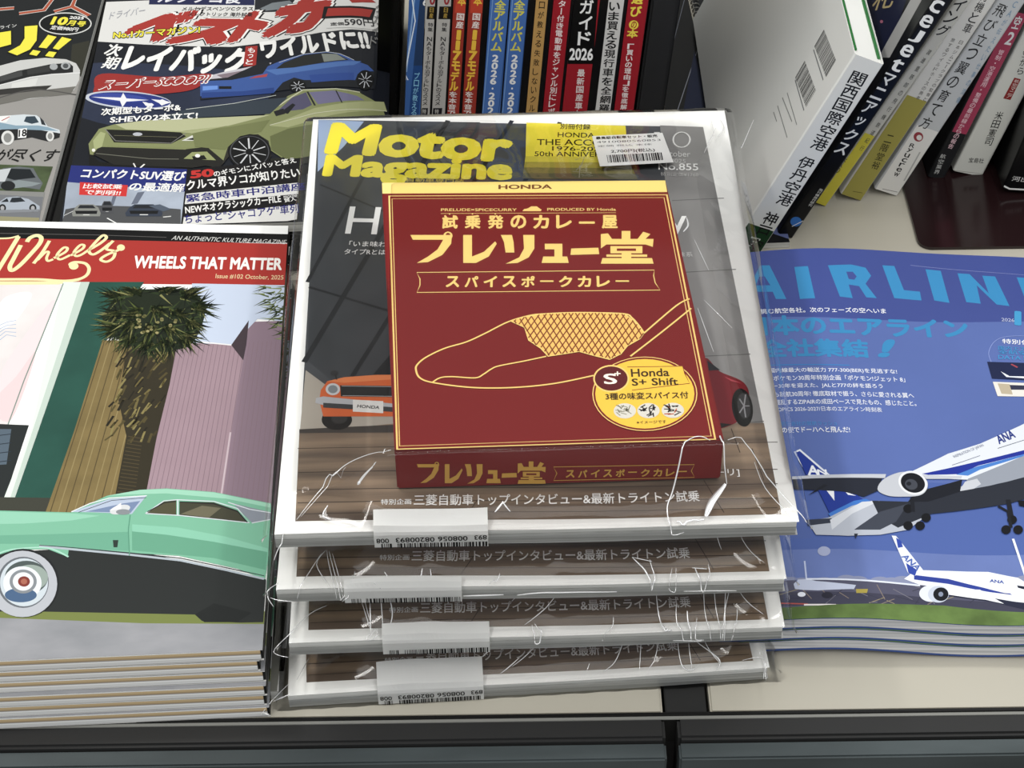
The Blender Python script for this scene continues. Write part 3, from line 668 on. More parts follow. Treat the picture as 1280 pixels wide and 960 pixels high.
    for n_, (fx, fy) in enumerate(fans):
        base = math.atan2((fy-388)*1.2+6, fx-193); dk = n_ > 11
        for k in range(44):
            t2 = base + random.gauss(0, .75); ln = random.uniform(14, 34)*(.75 if dk else 1)
            x0, y0 = fx+random.uniform(-7, 7), fy+random.uniform(-5, 5); q = (x0+ln*math.cos(t2), y0+ln*.8*math.sin(t2)+random.uniform(0, 5))
            if min(q[1], y0) < 357: q = (q[0], 357.5); y0 = max(y0, 358)
            nx, ny = -math.sin(t2)*1.5, math.cos(t2)*1.5
            a.poly(random.choice(('#1b2416', '#25301b', '#2f3d20', '#1a2016', '#3a4826', '#222b18') if k % 6 else ('#59632f', '#767a45', '#8c8a55')), [(x0+nx, y0+ny), (x0-nx, y0-ny), q]); a.L -= 1
        a.L += 1
    for k in range(26): x, y = random.uniform(168, 220), random.uniform(392, 416); a.ell(random.choice(('#8a8455', '#6d6a3e', '#a39a68')), x, y, 2.2, 1.6); a.L -= 1
    a.L += 1
    for k in range(110):
        x, y = random.uniform(325, 362), random.uniform(357, 425); ln = random.uniform(8, 22); t2 = random.uniform(2.2, 3.6)
        if x < 325+(y-357)*.4: continue
        a.poly(random.choice(('#3b4a24', '#5c6a35', '#8f9a62', '#2c3a1f')), [(x, y-1), (x, y+1), (x+ln*math.cos(t2), max(356, y+ln*math.sin(t2)*.8))]); a.L -= 1
    a.L += 2
    # road, grass, car
    a.poly(mat('#a2a2a6', .3, 0, 0, 25, (1, 2, 1), .4, h2='#8d8f93'), [(-60, 768), (345, 770), (345, 830), (-60, 830)])
    a.poly('#7c8645', [(-60, 760), (340, 764), (340, 780), (180, 779), (-60, 770)])
    T = '#7fbd9f'; k3 = lambda P: [(x*.297, 540+y*.297) for x, y in P]
    a.poly('#2f3231', k3([(-200, 520), (280, 490), (600, 505), (1120, 620), (1108, 800), (1010, 802), (965, 860-60), (850, 795), (820, 768), (150, 755), (-200, 755)]))
    a.poly('#262928', k3([(820, 768), (860, 800), (1000, 800), (1060, 760), (900, 720)]))
    a.poly(T, k3([(-200, 325), (300, 338), (380, 300), (450, 268), (590, 243), (700, 237), (900, 252), (1140, 300), (1150, 400), (1115, 620), (1000, 575), (750, 520), (540, 508), (290, 488), (285, 525), (200, 492), (60, 495), (0, 515), (-200, 530)]))
    a.poly('#94cdb2', k3([(-200, 330), (300, 342), (420, 352), (300, 372), (100, 385), (-200, 390)])); a.poly('#9fd4ba', k3([(450, 268), (590, 243), (700, 239), (900, 254), (1138, 302), (1138, 318), (950, 280), (700, 258), (560, 262)]))
    a.poly('#6aa98c', k3([(555, 410), (720, 430), (900, 462), (1125, 500), (1118, 580), (900, 530), (556, 498)])); a.poly('#8ccaae', k3([(556, 388), (750, 402), (950, 440), (1128, 490), (1126, 505), (900, 462), (700, 432), (556, 418)]))
    a.poly('#6fae92', k3([(-200, 440), (200, 430), (540, 420), (545, 500), (290, 488), (160, 470), (-200, 470)]))
    a.line('#b3bcc4', k3([(165, 480), (290, 492), (545, 516), (760, 540), (950, 580), (1112, 618)]), 3.2); a.line('#3c4046', k3([(165, 476), (290, 485), (545, 508), (760, 530), (950, 570), (1112, 605)]), 1.2)
    a.line('#a9d8c4', k3([(-10, 512), (60, 493), (200, 488), (288, 525)]), 2.2, True)
    a.poly('#b7c3d6', k3([(300, 336), (460, 282), (615, 270), (555, 345), (400, 338)])); a.poly('#7d8fb0', k3([(360, 335), (520, 300), (590, 290), (550, 340)])); a.line('#e6e8ea', k3([(300, 336), (380, 300), (460, 278), (618, 268)]), 1.6); a.line('#3a3f48', k3([(330, 338), (470, 288), (615, 276)]), 1)
    a.poly('#59563f', k3([(615, 342), (690, 293), (742, 287), (742, 348)])); a.poly('#4b4a3a', k3([(755, 350), (755, 292), (900, 296), (1000, 330), (1045, 382)])); a.poly('#75705a', k3([(760, 345), (850, 310), (930, 320), (880, 360)])); a.poly('#8f959f', k3([(980, 300), (1140, 338), (1140, 366), (1060, 382)]))
    for P in ([(612, 343), (690, 290), (745, 285), (900, 292), (1000, 322), (1050, 382), (755, 351), (612, 343)], [(748, 286), (748, 350)], [(960, 296), (1050, 325), (1140, 340)], [(1060, 383), (1140, 368)]): a.line('#d7dde2', k3(P), 1.5)
    for P in ([(620, 336), (690, 298), (740, 292)], [(756, 294), (900, 302), (1000, 334), (1040, 380)]): a.line('#23262c', k3(P), 1.4)
    a.ell('#d3d5d6', 150, 637, 13, 5.5, -14); a.ell('#8d9296', 154, 640, 9, 3.5); a.poly('#e8e8e8', k3([(460, 330), (510, 298), (510, 325)]))
    a.line('#5c9a80', k3([(548, 350), (540, 410), (545, 520)]), 1.1); a.poly('#33403a', k3([(475, 455), (498, 455), (494, 485), (478, 485)]))
    a.ell('#26292a', 29, 729, 45, 43); a.ell('#b9bcc2', 28, 730, 43.5, 41.5); a.ell('#6d7278', 29, 728, 32, 32); a.ell('#c9d2d8', 30, 728, 30, 30); a.ell('#55605f', 33, 722, 27, 21); a.ell('#9aa8a0', 38, 722, 22, 16)
    a.ell('#dfe4e8', 28, 729, 24, 21); a.ell('#4e6a8c', 26, 744, 20, 9); a.ell('#8a8f94', 29, 727, 17, 15); a.ell('#e2e4e6', 29, 727, 13, 11.5); a.ell('#8a3d33', 30, 727, 7.5, 6.5); a.ell('#b06a55', 30, 727, 4, 3.5)
    a.finish('cover', r, lambda u, v, z: (u, v, z+WT-.0004), WW, WH, .012, wbend)
    return r
wheels = build_wheels(); Mw = wheels.matrix_world.copy()
ordn = ('second', 'third', 'fourth', 'fifth', 'lowest')
for i in range(1, WN):
    dx, dy, an = random.uniform(-.0025, 0), random.uniform(-.001, .0012) - (.0006*i), random.uniform(-.08, .08)
    if i == 5: dx = -.0005
    M2 = Matrix.Translation((dx, dy, -WT*i)) @ Mw @ Matrix.Rotation(math.radians(an), 4, 'Z')
    copy_tree(wheels, M2, f'{ordn[i-1]} copy from the top in the left stack of custom car magazines' if i < 5 else 'bottom copy of the left stack of custom car magazines, lying on the shelf')

# grey booklet in the gap between the two stacks
p = un(335, 864, .006); gw = un(352, 864, .006).x - p.x
gb = root('booklet', 'grey booklet with white strip, mostly hidden between the left and centre stacks', 'booklet', frame(Vector((p.x, p.y, 0)), Vector((1, -.01, 0)).normalized(), Vector((.01, 1, 0)).normalized(), ZV))
boxobj('page_block', 0, gw, 0, .2, .0002, .006, PAPER, gb)
a = Art(Vector((p.x, p.y, .006)), Vector((1, -.01, 0)), Vector((.01, 1, 0)))
a.upoly('#8a8981', [(0, 0), (gw, 0), (gw, .2), (0, .2)]); a.upoly('#e2e2e0', [(gw-.0022, 0), (gw, 0), (gw, .2), (gw-.0022, .2)]); a.upoly('#1c1c1e', [(gw-.0024, .012), (gw, .012), (gw, .026), (gw-.0024, .026)])
a.finish('cover', gb, lambda u, v, z: (u, v, z+.00601))

# ---------------------------------------------------------------- airline magazines, right stack
AZ = .0258; AT = .0075
AO = un(985, 775, AZ); AX = Vector((1, -.035, 0)).normalized(); AY = ZV.cross(AX); AW, AH = .21, .277
AO = AO - AX*.030
def abend(u, v): return .0022*math.sin(u*46-1.2)*(.5+.5*max(0, 1-v/.12)) + .0009*math.sin(v*30) + (.004*max(0, (v-.2)/.077)**2*math.sin((u-.02)*22) if v > .2 else 0)
abend.v = True
def build_airline():
    r = root('airline_magazine', 'blue airline magazine with white jet taking off, topmost of the right stack', 'magazine', frame(AO-ZV*AT, AX, AY, ZV), 'airline magazines in the right stack')
    leaf_block('page_block', AW-.001, AH-.0006, .0014, AT-.0005, paper_mat('#e6e6e8', '#a2a4a8', 500), r, abend)
    leaf_block('back_cover', AW, AH, 0, .0014, mat('#3d5a9c', .3), r, abend)
    a = Art(AO, AX, AY, None, abend)
    a.upoly(mat('#546cae', .3), [(0, 0), (AW, 0), (AW, AH), (0, AH)])
    a.poly(mat('#48579a', .3, var=.04, scale=12), [(800, 290), (1400, 290), (1400, 410), (800, 400)])
    a.poly(mat('#5f74b2', .3, var=.05, scale=12), [(800, 395), (1400, 405), (1400, 600), (800, 600)])
    L = '#3590c4'
    for P in ([(930, 372), (950, 331), (962, 331), (983, 373), (970, 373), (966, 364), (943, 364), (939, 372)], [(993, 333), (1010, 332), (1019, 372), (1000, 373)], [(1035, 331), (1050, 370), (1066, 372), (1061, 355), (1074, 357), (1083, 371), (1096, 372), (1082, 354), (1089, 344), (1082, 334), (1064, 330)], [(1103, 331), (1118, 332), (1130, 362), (1150, 364), (1152, 375), (1118, 372)], [(1157, 336), (1176, 338), (1187, 378), (1168, 375)], [(1197, 341), (1212, 342), (1236, 366), (1228, 344), (1244, 345), (1262, 382), (1246, 380), (1221, 356), (1226, 379), (1208, 377)], [(1271, 346), (1300, 348), (1304, 358), (1290, 357), (1293, 363), (1308, 365), (1311, 373), (1296, 372), (1299, 379), (1316, 381), (1320, 388), (1286, 385)], [(1345, 352), (1330, 360), (1345, 370), (1350, 380), (1335, 388), (1362, 388), (1366, 370), (1350, 362), (1365, 354)]):
        a.poly(L, P)
    a.poly('#48579a', [(949, 345), (956, 345), (963, 356), (945, 356)]); a.poly('#48579a', [(1058, 339), (1066, 339), (1071, 345), (1068, 349), (1061, 348)])
    a.line('#8790c4', [(1138, 331), (1280, 343)], .8)
    a.text('挑む航空各社。次のフェーズの空へいま', 951, 392, 1108, 391.5, 6.5, '#eef0f6', .012)
    a.text('日本のエアライン', 934, 420, 1213, 422, 25, L, .04); a.text('全社集結', 950, 447, 1088, 447, 23, L, .035); a.text('!', 1096, 446, 1111, 446, 22, L, .05, .5)
    a.line('#3f86c6', [(962, 456), (1062, 456)], 2)
    for t, x0, y, x1 in (('国内線最大の輸送力 777-300(BER)を見逃すな!', 962, 466.5, 1122), ('×ポケモン30周年特別企画「ポケモン!ジェット 8」', 963, 476, 1132), ('ー30年を迎えた、JALと777の絆を語ろう', 966, 486, 1104), ('も就航30周年! 徹底取材で振う、さらに愛される翼へ', 968, 496, 1143), ('混乱するZIPAIRの成田ベースで見たもの、感じたこと。', 969, 506, 1146)):
        a.text(t, x0, y, x1, y+1.3-1.3*(t[0] == 'ー'), 6.6, '#e6e9f4', .012)
    a.text('TOPICS 2026-2027/日本のエアライン時刻表', 968, 514.5, 1103, 515, 6, '#dfe3f0', .008); a.text('航空会社の就航ラッシュ', 976, 532, 1047, 531.5, 5.5, '#4d93cf', .004); a.text('の便でドーハへと飛んだ!', 978, 541, 1063, 540.5, 7.5, '#eef0f6', .012)
    a.text('2026', 1252, 401, 1268, 402, 4, '#c2cae6'); a.text('10', 1268, 406, 1310, 410, 18, '#3f9fd0', .04)
    a.line('#8fa0d8', [(1239, 452), (1236, 440), (1244, 426), (1262, 420), (1300, 420)], .9, True)
    a.text('特別付録', 1253, 429, 1300, 432, 6, '#eef0f6', .012)
    for t, y in (('国内エアライン', 437), ('全航空会社', 442), ('DATA BOOK', 448.5)): a.text(t, 1248, y, 1310, y+3, 5, '#3f9ad0', .01)
    a.poly('#232d52', [(1234, 452), (1320, 455), (1330, 478), (1240, 473)]); a.poly('#e8ecf2', [(1251, 464), (1258, 471), (1330, 477), (1330, 472), (1262, 470)]); a.line('#b04a56', [(1264, 455), (1272, 459)], 2.4)
    a.poly('#e6e2da', [(1241, 477), (1330, 481), (1336, 497), (1247, 495)]); a.poly('#c0b39a', [(1247, 479), (1262, 480), (1266, 493), (1252, 492)]); a.poly('#3a3d55', [(1262, 481), (1330, 484), (1330, 488), (1264, 487)])
    # runway scene
    k = lambda P: [(960+x*.25, 540+y*.25) for x, y in P]
    a.poly(mat('#6c7fb8', .3, var=.06, scale=30), [(900, 690), (1400, 690), (1400, 745), (900, 745)])
    for x in range(960, 1400, 14): a.ell('#8f96b4', x, 727+random.uniform(-3, 3), 13, 6)
    a.poly('#5a5a70', [(900, 727), (1400, 735), (1400, 768), (900, 768)]); a.poly('#46465a', [(900, 742), (1400, 750), (1400, 762), (900, 760)])
    for i in range(30):
        x = random.uniform(965, 1290); a.line(random.choice(('#7c7a86', '#8d8076', '#3d3d50', '#9a8f70')), [(x, random.uniform(730, 756)), (x+random.uniform(8, 30), random.uniform(733, 756))], 1); a.L -= 1
    a.L += 1
    a.line('#b5564e', [(968, 754), (1010, 755)], 2); a.line('#e8e2e0', [(1005, 756), (1045, 756)], 2.4); a.poly('#b3a244', k([(440, 785), (500, 785), (495, 805), (442, 805)]))
    a.poly(mat('#647d40', .3, var=.25, scale=70), [(900, 764), (1020, 757), (1180, 757), (1400, 768), (1400, 790), (900, 790)])
    # parked jet far away
    a.poly('#c4cbe0', k([(128, 760), (150, 738), (200, 735), (240, 745), (440, 765), (430, 785), (250, 792), (180, 790), (135, 785)])); a.line('#c0cae6', k([(183, 645), (192, 735)]), 2); a.ell('#e8ebf4', 1002, 743, 5, 3); a.ell('#2c2c3c', 1034, 744, 7, 4); a.line('#dfe4f2', k([(190, 735), (480, 742), (760, 768)]), 2.6); a.ell('#a7afcd', 1030, 689, 8, 6)
    # second jet, taxiing
    a.poly('#2a2e46', k([(900, 800), (1100, 800), (1300, 850), (1290, 890), (1120, 850), (900, 820)]))
    a.poly('#eaedf4', k([(680, 735), (740, 690), (900, 695), (1100, 700), (1250, 730), (1350, 790), (1340, 860), (1240, 850), (1040, 815), (860, 775), (760, 765)])); a.poly('#3046a0', k([(730, 715), (900, 735), (1080, 780), (1220, 815), (1210, 808), (1100, 800), (900, 760), (730, 738)]))
    a.poly('#e6eaf2', k([(618, 518), (640, 520), (775, 690), (735, 720), (700, 705)])); a.poly('#3350ae', k([(640, 528), (665, 545), (675, 575), (650, 580)])); a.poly('#3350ae', k([(690, 655), (745, 690), (735, 720), (702, 705)])); a.text('ANA', 1126, 696, 1146, 714, 7, '#5570b8', .03)
    a.poly('#f4f6fa', k([(800, 770), (1060, 790), (1180, 860), (1090, 840), (880, 810)])); a.ell('#dfe3ec', 1164, 742, 15, 10.5); a.ell('#c8cfdd', 1173, 743, 13, 10.5); a.ell('#14161f', 1176, 743, 9.5, 8.5); a.ell('#8a93a8', 1176, 743, 3, 3)
    a.line('#e8ecf4', k([(1225, 535), (1290, 730)]), 3); a.text('ANA', 1237, 728, 1255, 730, 4, '#3d58a8', .03); a.poly('#22263c', k([(1245, 768), (1290, 775), (1290, 790), (1250, 780)]))
    # jet taking off
    a.poly('#e4e8f0', k([(128, 100), (160, 86), (310, 215), (260, 240), (195, 215)])); a.poly('#223f9c', k([(140, 103), (158, 96), (262, 186), (300, 215), (190, 215)])); a.text('A', 1010, 594, 1024, 594, 12, '#eef0f6', .03); a.text('N', 1022, 594, 1034, 594, 7, '#eef0f6', .03)
    a.poly('#223f9c', k([(240, 270), (420, 300), (480, 340), (400, 400), (310, 410)])); a.poly('#3f7fd0', k([(300, 410), (430, 345), (490, 335), (520, 350), (330, 440)])); a.poly('#eef0f6', k([(290, 290), (330, 295), (332, 345)])); a.poly('#eef0f6', k([(385, 298), (440, 320), (400, 315)]))
    a.poly('#b9bec9', k([(195, 445), (300, 430), (420, 370), (520, 345), (700, 360), (900, 300), (1000, 260), (700, 490), (560, 515), (400, 520), (240, 515)])); a.poly('#3a4050', k([(190, 440), (320, 432), (320, 455), (200, 470)])); a.poly('#d6d9e0', k([(320, 490), (310, 440), (470, 350), (560, 345), (420, 410)]))
    a.poly('#dfe3ea', k([(715, 200), (900, 110), (1060, 60), (1260, -30), (1420, -110), (1420, 160), (1280, 200), (1000, 240), (800, 230)])); a.poly('#2338a0', k([(770, 210), (1000, 160), (1280, 92), (1420, 55), (1420, 72), (1280, 112), (1050, 170), (960, 212), (800, 216)])); a.poly('#4a86d2', k([(940, 215), (1050, 172), (1280, 112), (1280, 122), (1060, 190), (1000, 220)]))
    a.poly('#9aa0ac', k([(960, 296), (1000, 235), (1280, 120), (1420, 80), (1420, 200), (1150, 260), (980, 300)])); a.poly('#30343f', k([(520, 345), (700, 350), (960, 296), (1150, 262), (1420, 190), (1420, 300), (1200, 360), (1000, 390), (820, 410), (650, 480), (560, 430)])); a.poly('#474c59', k([(430, 490), (560, 400), (700, 360), (640, 450), (560, 490)]))
    a.poly('#c9ccd3', k([(955, 298), (985, 250), (1045, 235), (1065, 262), (1030, 285)]))
    a.poly('#2b2f3c', k([(122, 232), (570, 225), (560, 290), (480, 325), (380, 300), (130, 288)])); a.poly('#c5c8d0', k([(120, 224), (590, 212), (585, 232), (120, 238)])); a.poly('#22252f', k([(200, 318), (280, 262), (300, 270)])); a.poly('#c5c8d0', k([(770, 215), (970, 222), (965, 235), (790, 236)])); a.poly('#20232d', k([(740, 300), (970, 240), (960, 300), (800, 350), (700, 350)]))
    a.poly('#c4c7ce', k([(548, 290), (575, 240), (650, 205), (720, 205), (790, 240), (795, 285), (760, 318), (680, 325), (600, 320)]), True); a.ell('#e3e5e9', 1141, 604, 18.5, 14.5, 20); a.ell('#1a1c24', 1141, 604, 15.5, 12, 20); a.ell('#4a4e58', 1139, 606, 8, 6.5, 20); a.ell('#20232b', 1136, 605, 3, 2.5)
    for cx, cy in ((700, 385), (790, 430), (760, 470), (700, 470), (1190, 490), (1250, 490), (1220, 440)): a.ell('#14151b', 960+cx*.25, 540+cy*.25, 6, 5.5)
    a.line('#20222b', k([(1150, 372), (1200, 400), (1215, 480)]), 4); a.line('#20222b', k([(1200, 340), (1215, 420)]), 6); a.line('#20222b', k([(720, 330), (725, 400)]), 5)
    a.poly('#14151b', k([(1250, 345), (1300, 345), (1300, 380), (1255, 370)])); a.poly('#2b2f3c', k([(430, 510), (450, 510), (438, 535)]))
    a.text('ANA', 1249, 556, 1270, 547, 10, '#2a3f8c', .03, .3); a.text('INSPIRATION OF JAPAN', 1193, 573, 1230, 558, 3, '#8189a0'); a.line('#4a5568', [(1247, 561), (1285, 549)], .8); a.line('#6d7690', [(1190, 582), (1225, 570)], .8)
    a.finish('cover', r, lambda u, v, z: (u, v, z+AT-.0004), AW, AH, .010, abend)
    return r
air = build_airline(); Ma = air.matrix_world.copy()
for i in (1, 2):
    M2 = Matrix.Translation((-.002*i, -.0004*i, -AT*i)) @ Ma
    copy_tree(air, M2, ('middle', 'lowest')[i-1] + ' copy in the right stack of blue airline magazines')

# ---------------------------------------------------------------- car magazines at the back left, on a black riser
CZ = .036; CT = .008
rs = root('riser_tray', 'glossy black riser tray under the two car magazines at the back left', 'tray', Matrix.Identity(4))
RX0, RX1, RY0, RY1 = -.62, -.108, .885, 1.22
boxobj('tray_top', RX0, RX1, RY0, RY1, CZ-CT-.004, CZ-CT-.0004, mat('#0e0e0f', .12, spec=.6, name='black_acrylic'), rs, bev=.0008)
boxobj('tray_front', RX0, RX1, RY0, RY0+.003, .0004, CZ-CT-.004, mat('#0e0e0f', .12, spec=.6), rs)
for x in (RX0, RX1-.003): boxobj('tray_side', x, x+.003, RY0+.003, RY1, .0004, CZ-CT-.004, mat('#0e0e0f', .12, spec=.6), rs)
BL = un(72, 287, CZ); BTL = un(133, 0, CZ)
BY = (BTL-BL).normalized(); BX = -ZV.cross(BY); BW, BHH = .197, .268
def bbend(u, v): return -.007*max(0, (u-.16)/.037)**2 if u > .16 else 0
def build_best():
    r = root('car_magazine', 'car magazine with red masthead and green wagon cover lying on the black riser', 'magazine', frame(BL-ZV*CT, BX, BY, ZV))
    bend = bbend
    a = Art(BL, BX, BY, None, bend)
    leaf_block('page_block', BW-.001, BHH-.001, .0005, CT-.0005, PAPER, r, bend)
    a.upoly(mat('#22252d', .3, var=.12, scale=16), [(0, 0), (BW, 0), (BW, BHH), (0, BHH)])
    a.poly(mat('#343c52', .3, var=.2, scale=25), [(95, 80), (330, 95), (300, 150), (210, 165), (90, 140)], True)
    WHT = '#dddcd8'
    a.poly(WHT, [(127, 2), (480, -4), (480, 41), (440, 36), (400, 40), (330, 53), (290, 58), (230, 57), (180, 55), (118, 51)])
    a.poly('#2a2f58', [(188, -14), (318, -14), (318, 6), (186, 5)]); a.text('ルツソコ後', 196, 3, 300, 4, 13, '#e6e6ea', .03)
    a.poly('#2c2e33', [(319, -6), (372, -6), (366, 3), (352, 14), (318, 15)]); a.poly('#80868a', [(325, 10), (340, 3), (362, 0), (366, 4), (350, 11), (330, 13)])
    for i in range(7): a.line('#26262a', [(122+14*i, -6), (128+14*i, 0)], 1)
    R = '#b0382f'; K = '#1b1a1d'
    def big(ch, x0, y0, x1, y1, h):
        a.text(ch, x0-2, y0+2, x1+3, y1+2, h+4, K, .15, .55); a.text(ch, x0-1, y0+1, x1+2, y1+1, h+2.4, '#f0eeea', .125, .55); a.text(ch, x0, y0, x1, y1, h, R, .10, .55)
    big('ベ', 137, 51, 200, 53, 42); big('ス', 200, 55, 276, 56, 33); big('ト', 280, 54, 322, 49, 36); big('カ', 322, 49, 395, 38, 44)
    a.poly(K, [(405, 8), (470, 10), (466, 24), (402, 23)]); a.poly(R, [(410, 10), (466, 12), (462, 21), (407, 20)]); a.poly(R, [(432, -5), (462, -3), (470, 3), (440, 3)])
    a.text('ドライバー', 136, 24, 180, 17, 9, '#a7a9b0', 0, .3)
    a.otext('No.1カーマガジン!', 141, 48, 250, 41, 9, '#efe32a', '#16160f', .03, .05)
    a.text('メルセデスベンツCクラス', 227, 13, 316, 13, 5, '#27272c', .012); a.text('エレクトリック 海外試乗', 235, 19.5, 315, 20.5, 5, '#27272c', .012)
    a.text('定価', 413, 32, 430, 31, 4, '#27272c', .02); a.text('590円', 431, 32, 468, 33, 9, '#27272c', .015); a.line('#8a8a8a', [(408, 35), (466, 37)], .8)
    W = '#efeeea'
    a.text('次', 128, 69, 147, 71, 15, W, .03); a.text('期', 125, 85, 144, 87, 15, W, .025); a.text('レイバック', 149, 89, 304, 94, 34, W, .055)
    a.poly('#a8322c', [(307, 58), (322, 57), (320, 82), (304, 83)]); a.vtext('もっと', 315, 59, 311, 81, 9, W, .02); a.text('ワイルドに!!', 328, 74, 464, 62, 24, W, .05)
    a.poly('#a2302c', [(128, 92), (200, 96), (262, 92), (255, 104), (225, 115), (128, 120), (118, 108)], True)
    a.ell('#c3c8d2', 160, 125, 54, 11, 4); a.ell('#2c3c86', 162, 125, 51, 9.2, 4); a.ell('#3d4fa0', 150, 122, 34, 5, 4)
    for cx, cy, sx, sy in ((154, 124, 40, 10), (203, 127, 14, 5), (186, 130, 8, 3)): a.poly('#e8e8ea', [(cx-sx, cy-3), (cx-3, cy-2), (cx, cy-sy+2), (cx+4, cy-1), (cx+sx*.8, cy+1), (cx+4, cy+3), (cx-1, cy+sy), (cx-4, cy+2)])
    # blue wagon
    Bl = '#3f60a2'; k2 = lambda P: [(280+x*.15625, y*.15625) for x, y in P]
    a.poly('#c6c2c8', k2([(-170, 620), (0, 575), (380, 500), (330, 590), (120, 640), (-100, 650)])); a.poly('#8d7e86', k2([(-60, 600), (300, 540), (250, 600), (20, 640)]))
    a.poly('#25282e', k2([(-190, 640), (30, 620), (340, 480), (430, 580), (1230, 560), (1210, 715), (1070, 700), (640, 700), (200, 760), (-190, 800)]))
    a.poly(Bl, k2([(-190, 650), (60, 640), (310, 590), (350, 530), (470, 480), (640, 430), (820, 412), (930, 430), (1060, 490), (1150, 520), (1200, 570), (1140, 570), (1070, 590), (1050, 640), (800, 640), (640, 640), (560, 620), (470, 660), (400, 740), (150, 760), (-190, 770)]))
    a.poly('#567cba', k2([(330, 560), (480, 545), (800, 505), (1100, 490), (1040, 520), (700, 560), (420, 600)])); a.poly('#2c4a8c', k2([(-180, 740), (150, 730), (400, 700), (400, 745), (150, 765), (-180, 785)])); a.poly('#33549c', k2([(680, 600), (1040, 580), (1040, 640), (700, 660)]))
    a.poly('#2e302f', k2([(415, 550), (480, 500), (640, 440), (820, 420), (900, 430), (1000, 480), (800, 500), (560, 540)])); a.poly('#8a9088', k2([(780, 430), (900, 432), (975, 476), (800, 495)])); a.line('#cfd3d2', k2([(440, 500), (640, 432), (820, 413), (930, 430), (1040, 480)]), 1.2)
    a.poly('#1d1f23', k2([(-40, 690), (60, 690), (60, 712), (-40, 712)])); a.poly('#6d97de', k2([(-170, 690), (-50, 685), (-50, 715), (-170, 725)])); a.poly('#b04a50', k2([(250, 610), (350, 590), (340, 615), (200, 630)]))
    for cx, cy, rx, ry in ((1130, 640, 70, 80), (590, 690, 70, 50)):
        a.ell('#141518', 280+cx*.15625, cy*.15625, rx*.15625, ry*.15625)
        for j in range(8):
            t = j*.785+.2; a.line('#c9ccd2', k2([(cx+12*math.cos(t), cy+12*math.sin(t)), (cx+.8*rx*math.cos(t), cy+.8*ry*math.sin(t))]), 1.3); a.L -= 1
        a.L += 1
    a.otext('スーパーSCOOP!!', 122, 112, 258, 104, 11, '#a2302c', '#f0eeea', .02, .04, .4)
    # green wagon
    Gr = '#8b9161'; f2 = lambda P: [(x*.375, y*.375) for x, y in P]
    a.poly('#1a1a1a', f2([(295, 500), (330, 540), (600, 560), (760, 570), (1000, 560), (1260, 470), (1260, 560), (900, 600), (300, 570)]))
    a.poly(Gr, f2([(295, 480), (330, 430), (380, 415), (480, 405), (640, 395), (880, 385), (960, 320), (1010, 300), (1120, 298), (1200, 310), (1270, 350), (1290, 400), (1290, 500), (1120, 510), (960, 540), (900, 500), (880, 470), (820, 460), (770, 500), (740, 545), (640, 530), (500, 530), (330, 520), (300, 515)]))
    a.poly('#b9bb93', f2([(385, 415), (480, 402), (660, 395), (900, 384), (760, 420), (600, 438), (420, 432)])); a.poly('#a7ab7c', f2([(900, 420), (1050, 360), (1280, 340), (1290, 372), (1100, 385), (960, 425)])); a.line('#c9c9ab', f2([(930, 352), (975, 322), (1010, 300), (1120, 296), (1200, 308)]), 2.5)
    a.poly('#3c4650', f2([(500, 400), (640, 360), (900, 330), (960, 325), (900, 380), (660, 392)])); a.line('#c5c9c2', f2([(620, 365), (780, 345), (920, 318)]), 1.4)
    a.poly('#5d5a74', f2([(920, 375), (975, 325), (1020, 308), (1040, 350), (1010, 365)])); a.poly('#7a7796', f2([(1030, 308), (1110, 302), (1190, 320), (1215, 335), (1060, 348)])); a.line('#2f3032', f2([(1025, 306), (1050, 352)]), 3); a.line('#2f3032', f2([(1120, 302), (1140, 342)]), 2); a.poly('#26272b', f2([(935, 375), (975, 345), (985, 350), (960, 380)])); a.poly('#2a2a2c', f2([(912, 372), (945, 362), (950, 380), (920, 388)]))
    a.poly('#23231f', f2([(352, 432), (600, 440), (620, 455), (570, 480), (380, 475)])); a.line('#8d8b86', f2([(350, 430), (385, 470), (570, 478), (625, 440)]), 1.4); a.ell('#b9bbc2', 172, 168, 6, 2.2); a.line('#77755a', f2([(380, 452), (590, 458)]), 1)
    a.poly('#2b2a26', f2([(330, 490), (640, 500), (740, 545), (640, 560), (380, 550), (310, 515)])); a.line(Gr, f2([(360, 486), (640, 492)]), 3.5); a.line('#77776a', f2([(320, 512), (500, 530), (680, 532)]), 1.6)
    a.poly('#d6d6cf', f2([(605, 470), (640, 452), (735, 440), (700, 462), (640, 470)])); a.poly('#2d2e2c', f2([(620, 466), (660, 455), (650, 468)])); a.poly('#aab07e', f2([(310, 470), (335, 440), (352, 445), (340, 490), (315, 500)])); a.ell('#e8e6dc', 117, 188, 2.2, 2)
    a.poly('#2b2a26', f2([(590, 540), (620, 498), (690, 490), (750, 540), (730, 560)])); a.poly('#9aa06c', f2([(612, 530), (640, 508), (690, 506), (720, 535)])); a.poly('#1c1b19', f2([(640, 522), (680, 518), (690, 532), (645, 534)])); a.ell('#f0eeea', 247, 195, 3.2, 2.2)
    a.poly('#38362f', f2([(740, 550), (760, 490), (810, 452), (860, 448), (895, 470), (905, 520), (890, 545), (830, 470), (790, 480), (765, 520)])); a.poly('#2b2c26', f2([(900, 530), (1120, 505), (1290, 480), (1290, 500), (1100, 535), (910, 560)]))
    a.ell('#171718', 312, 190, 27, 22); a.ring('#55565a', 312, 190, 24, 19.5, 1.6)
    for j in range(10):
        t = j*.628+.25; a.line('#cfd0d2', [(312+5*math.cos(t), 190+4*math.sin(t)), (312+21*math.cos(t), 190+17*math.sin(t))], 2.6 if j % 2 else 1.4); a.L -= 1
    a.L += 1
    a.line('#e8e6e0', f2([(445, 545), (452, 558)]), 2); a.line('#f2f0e8', f2([(468, 560), (482, 548)]), 2.6)
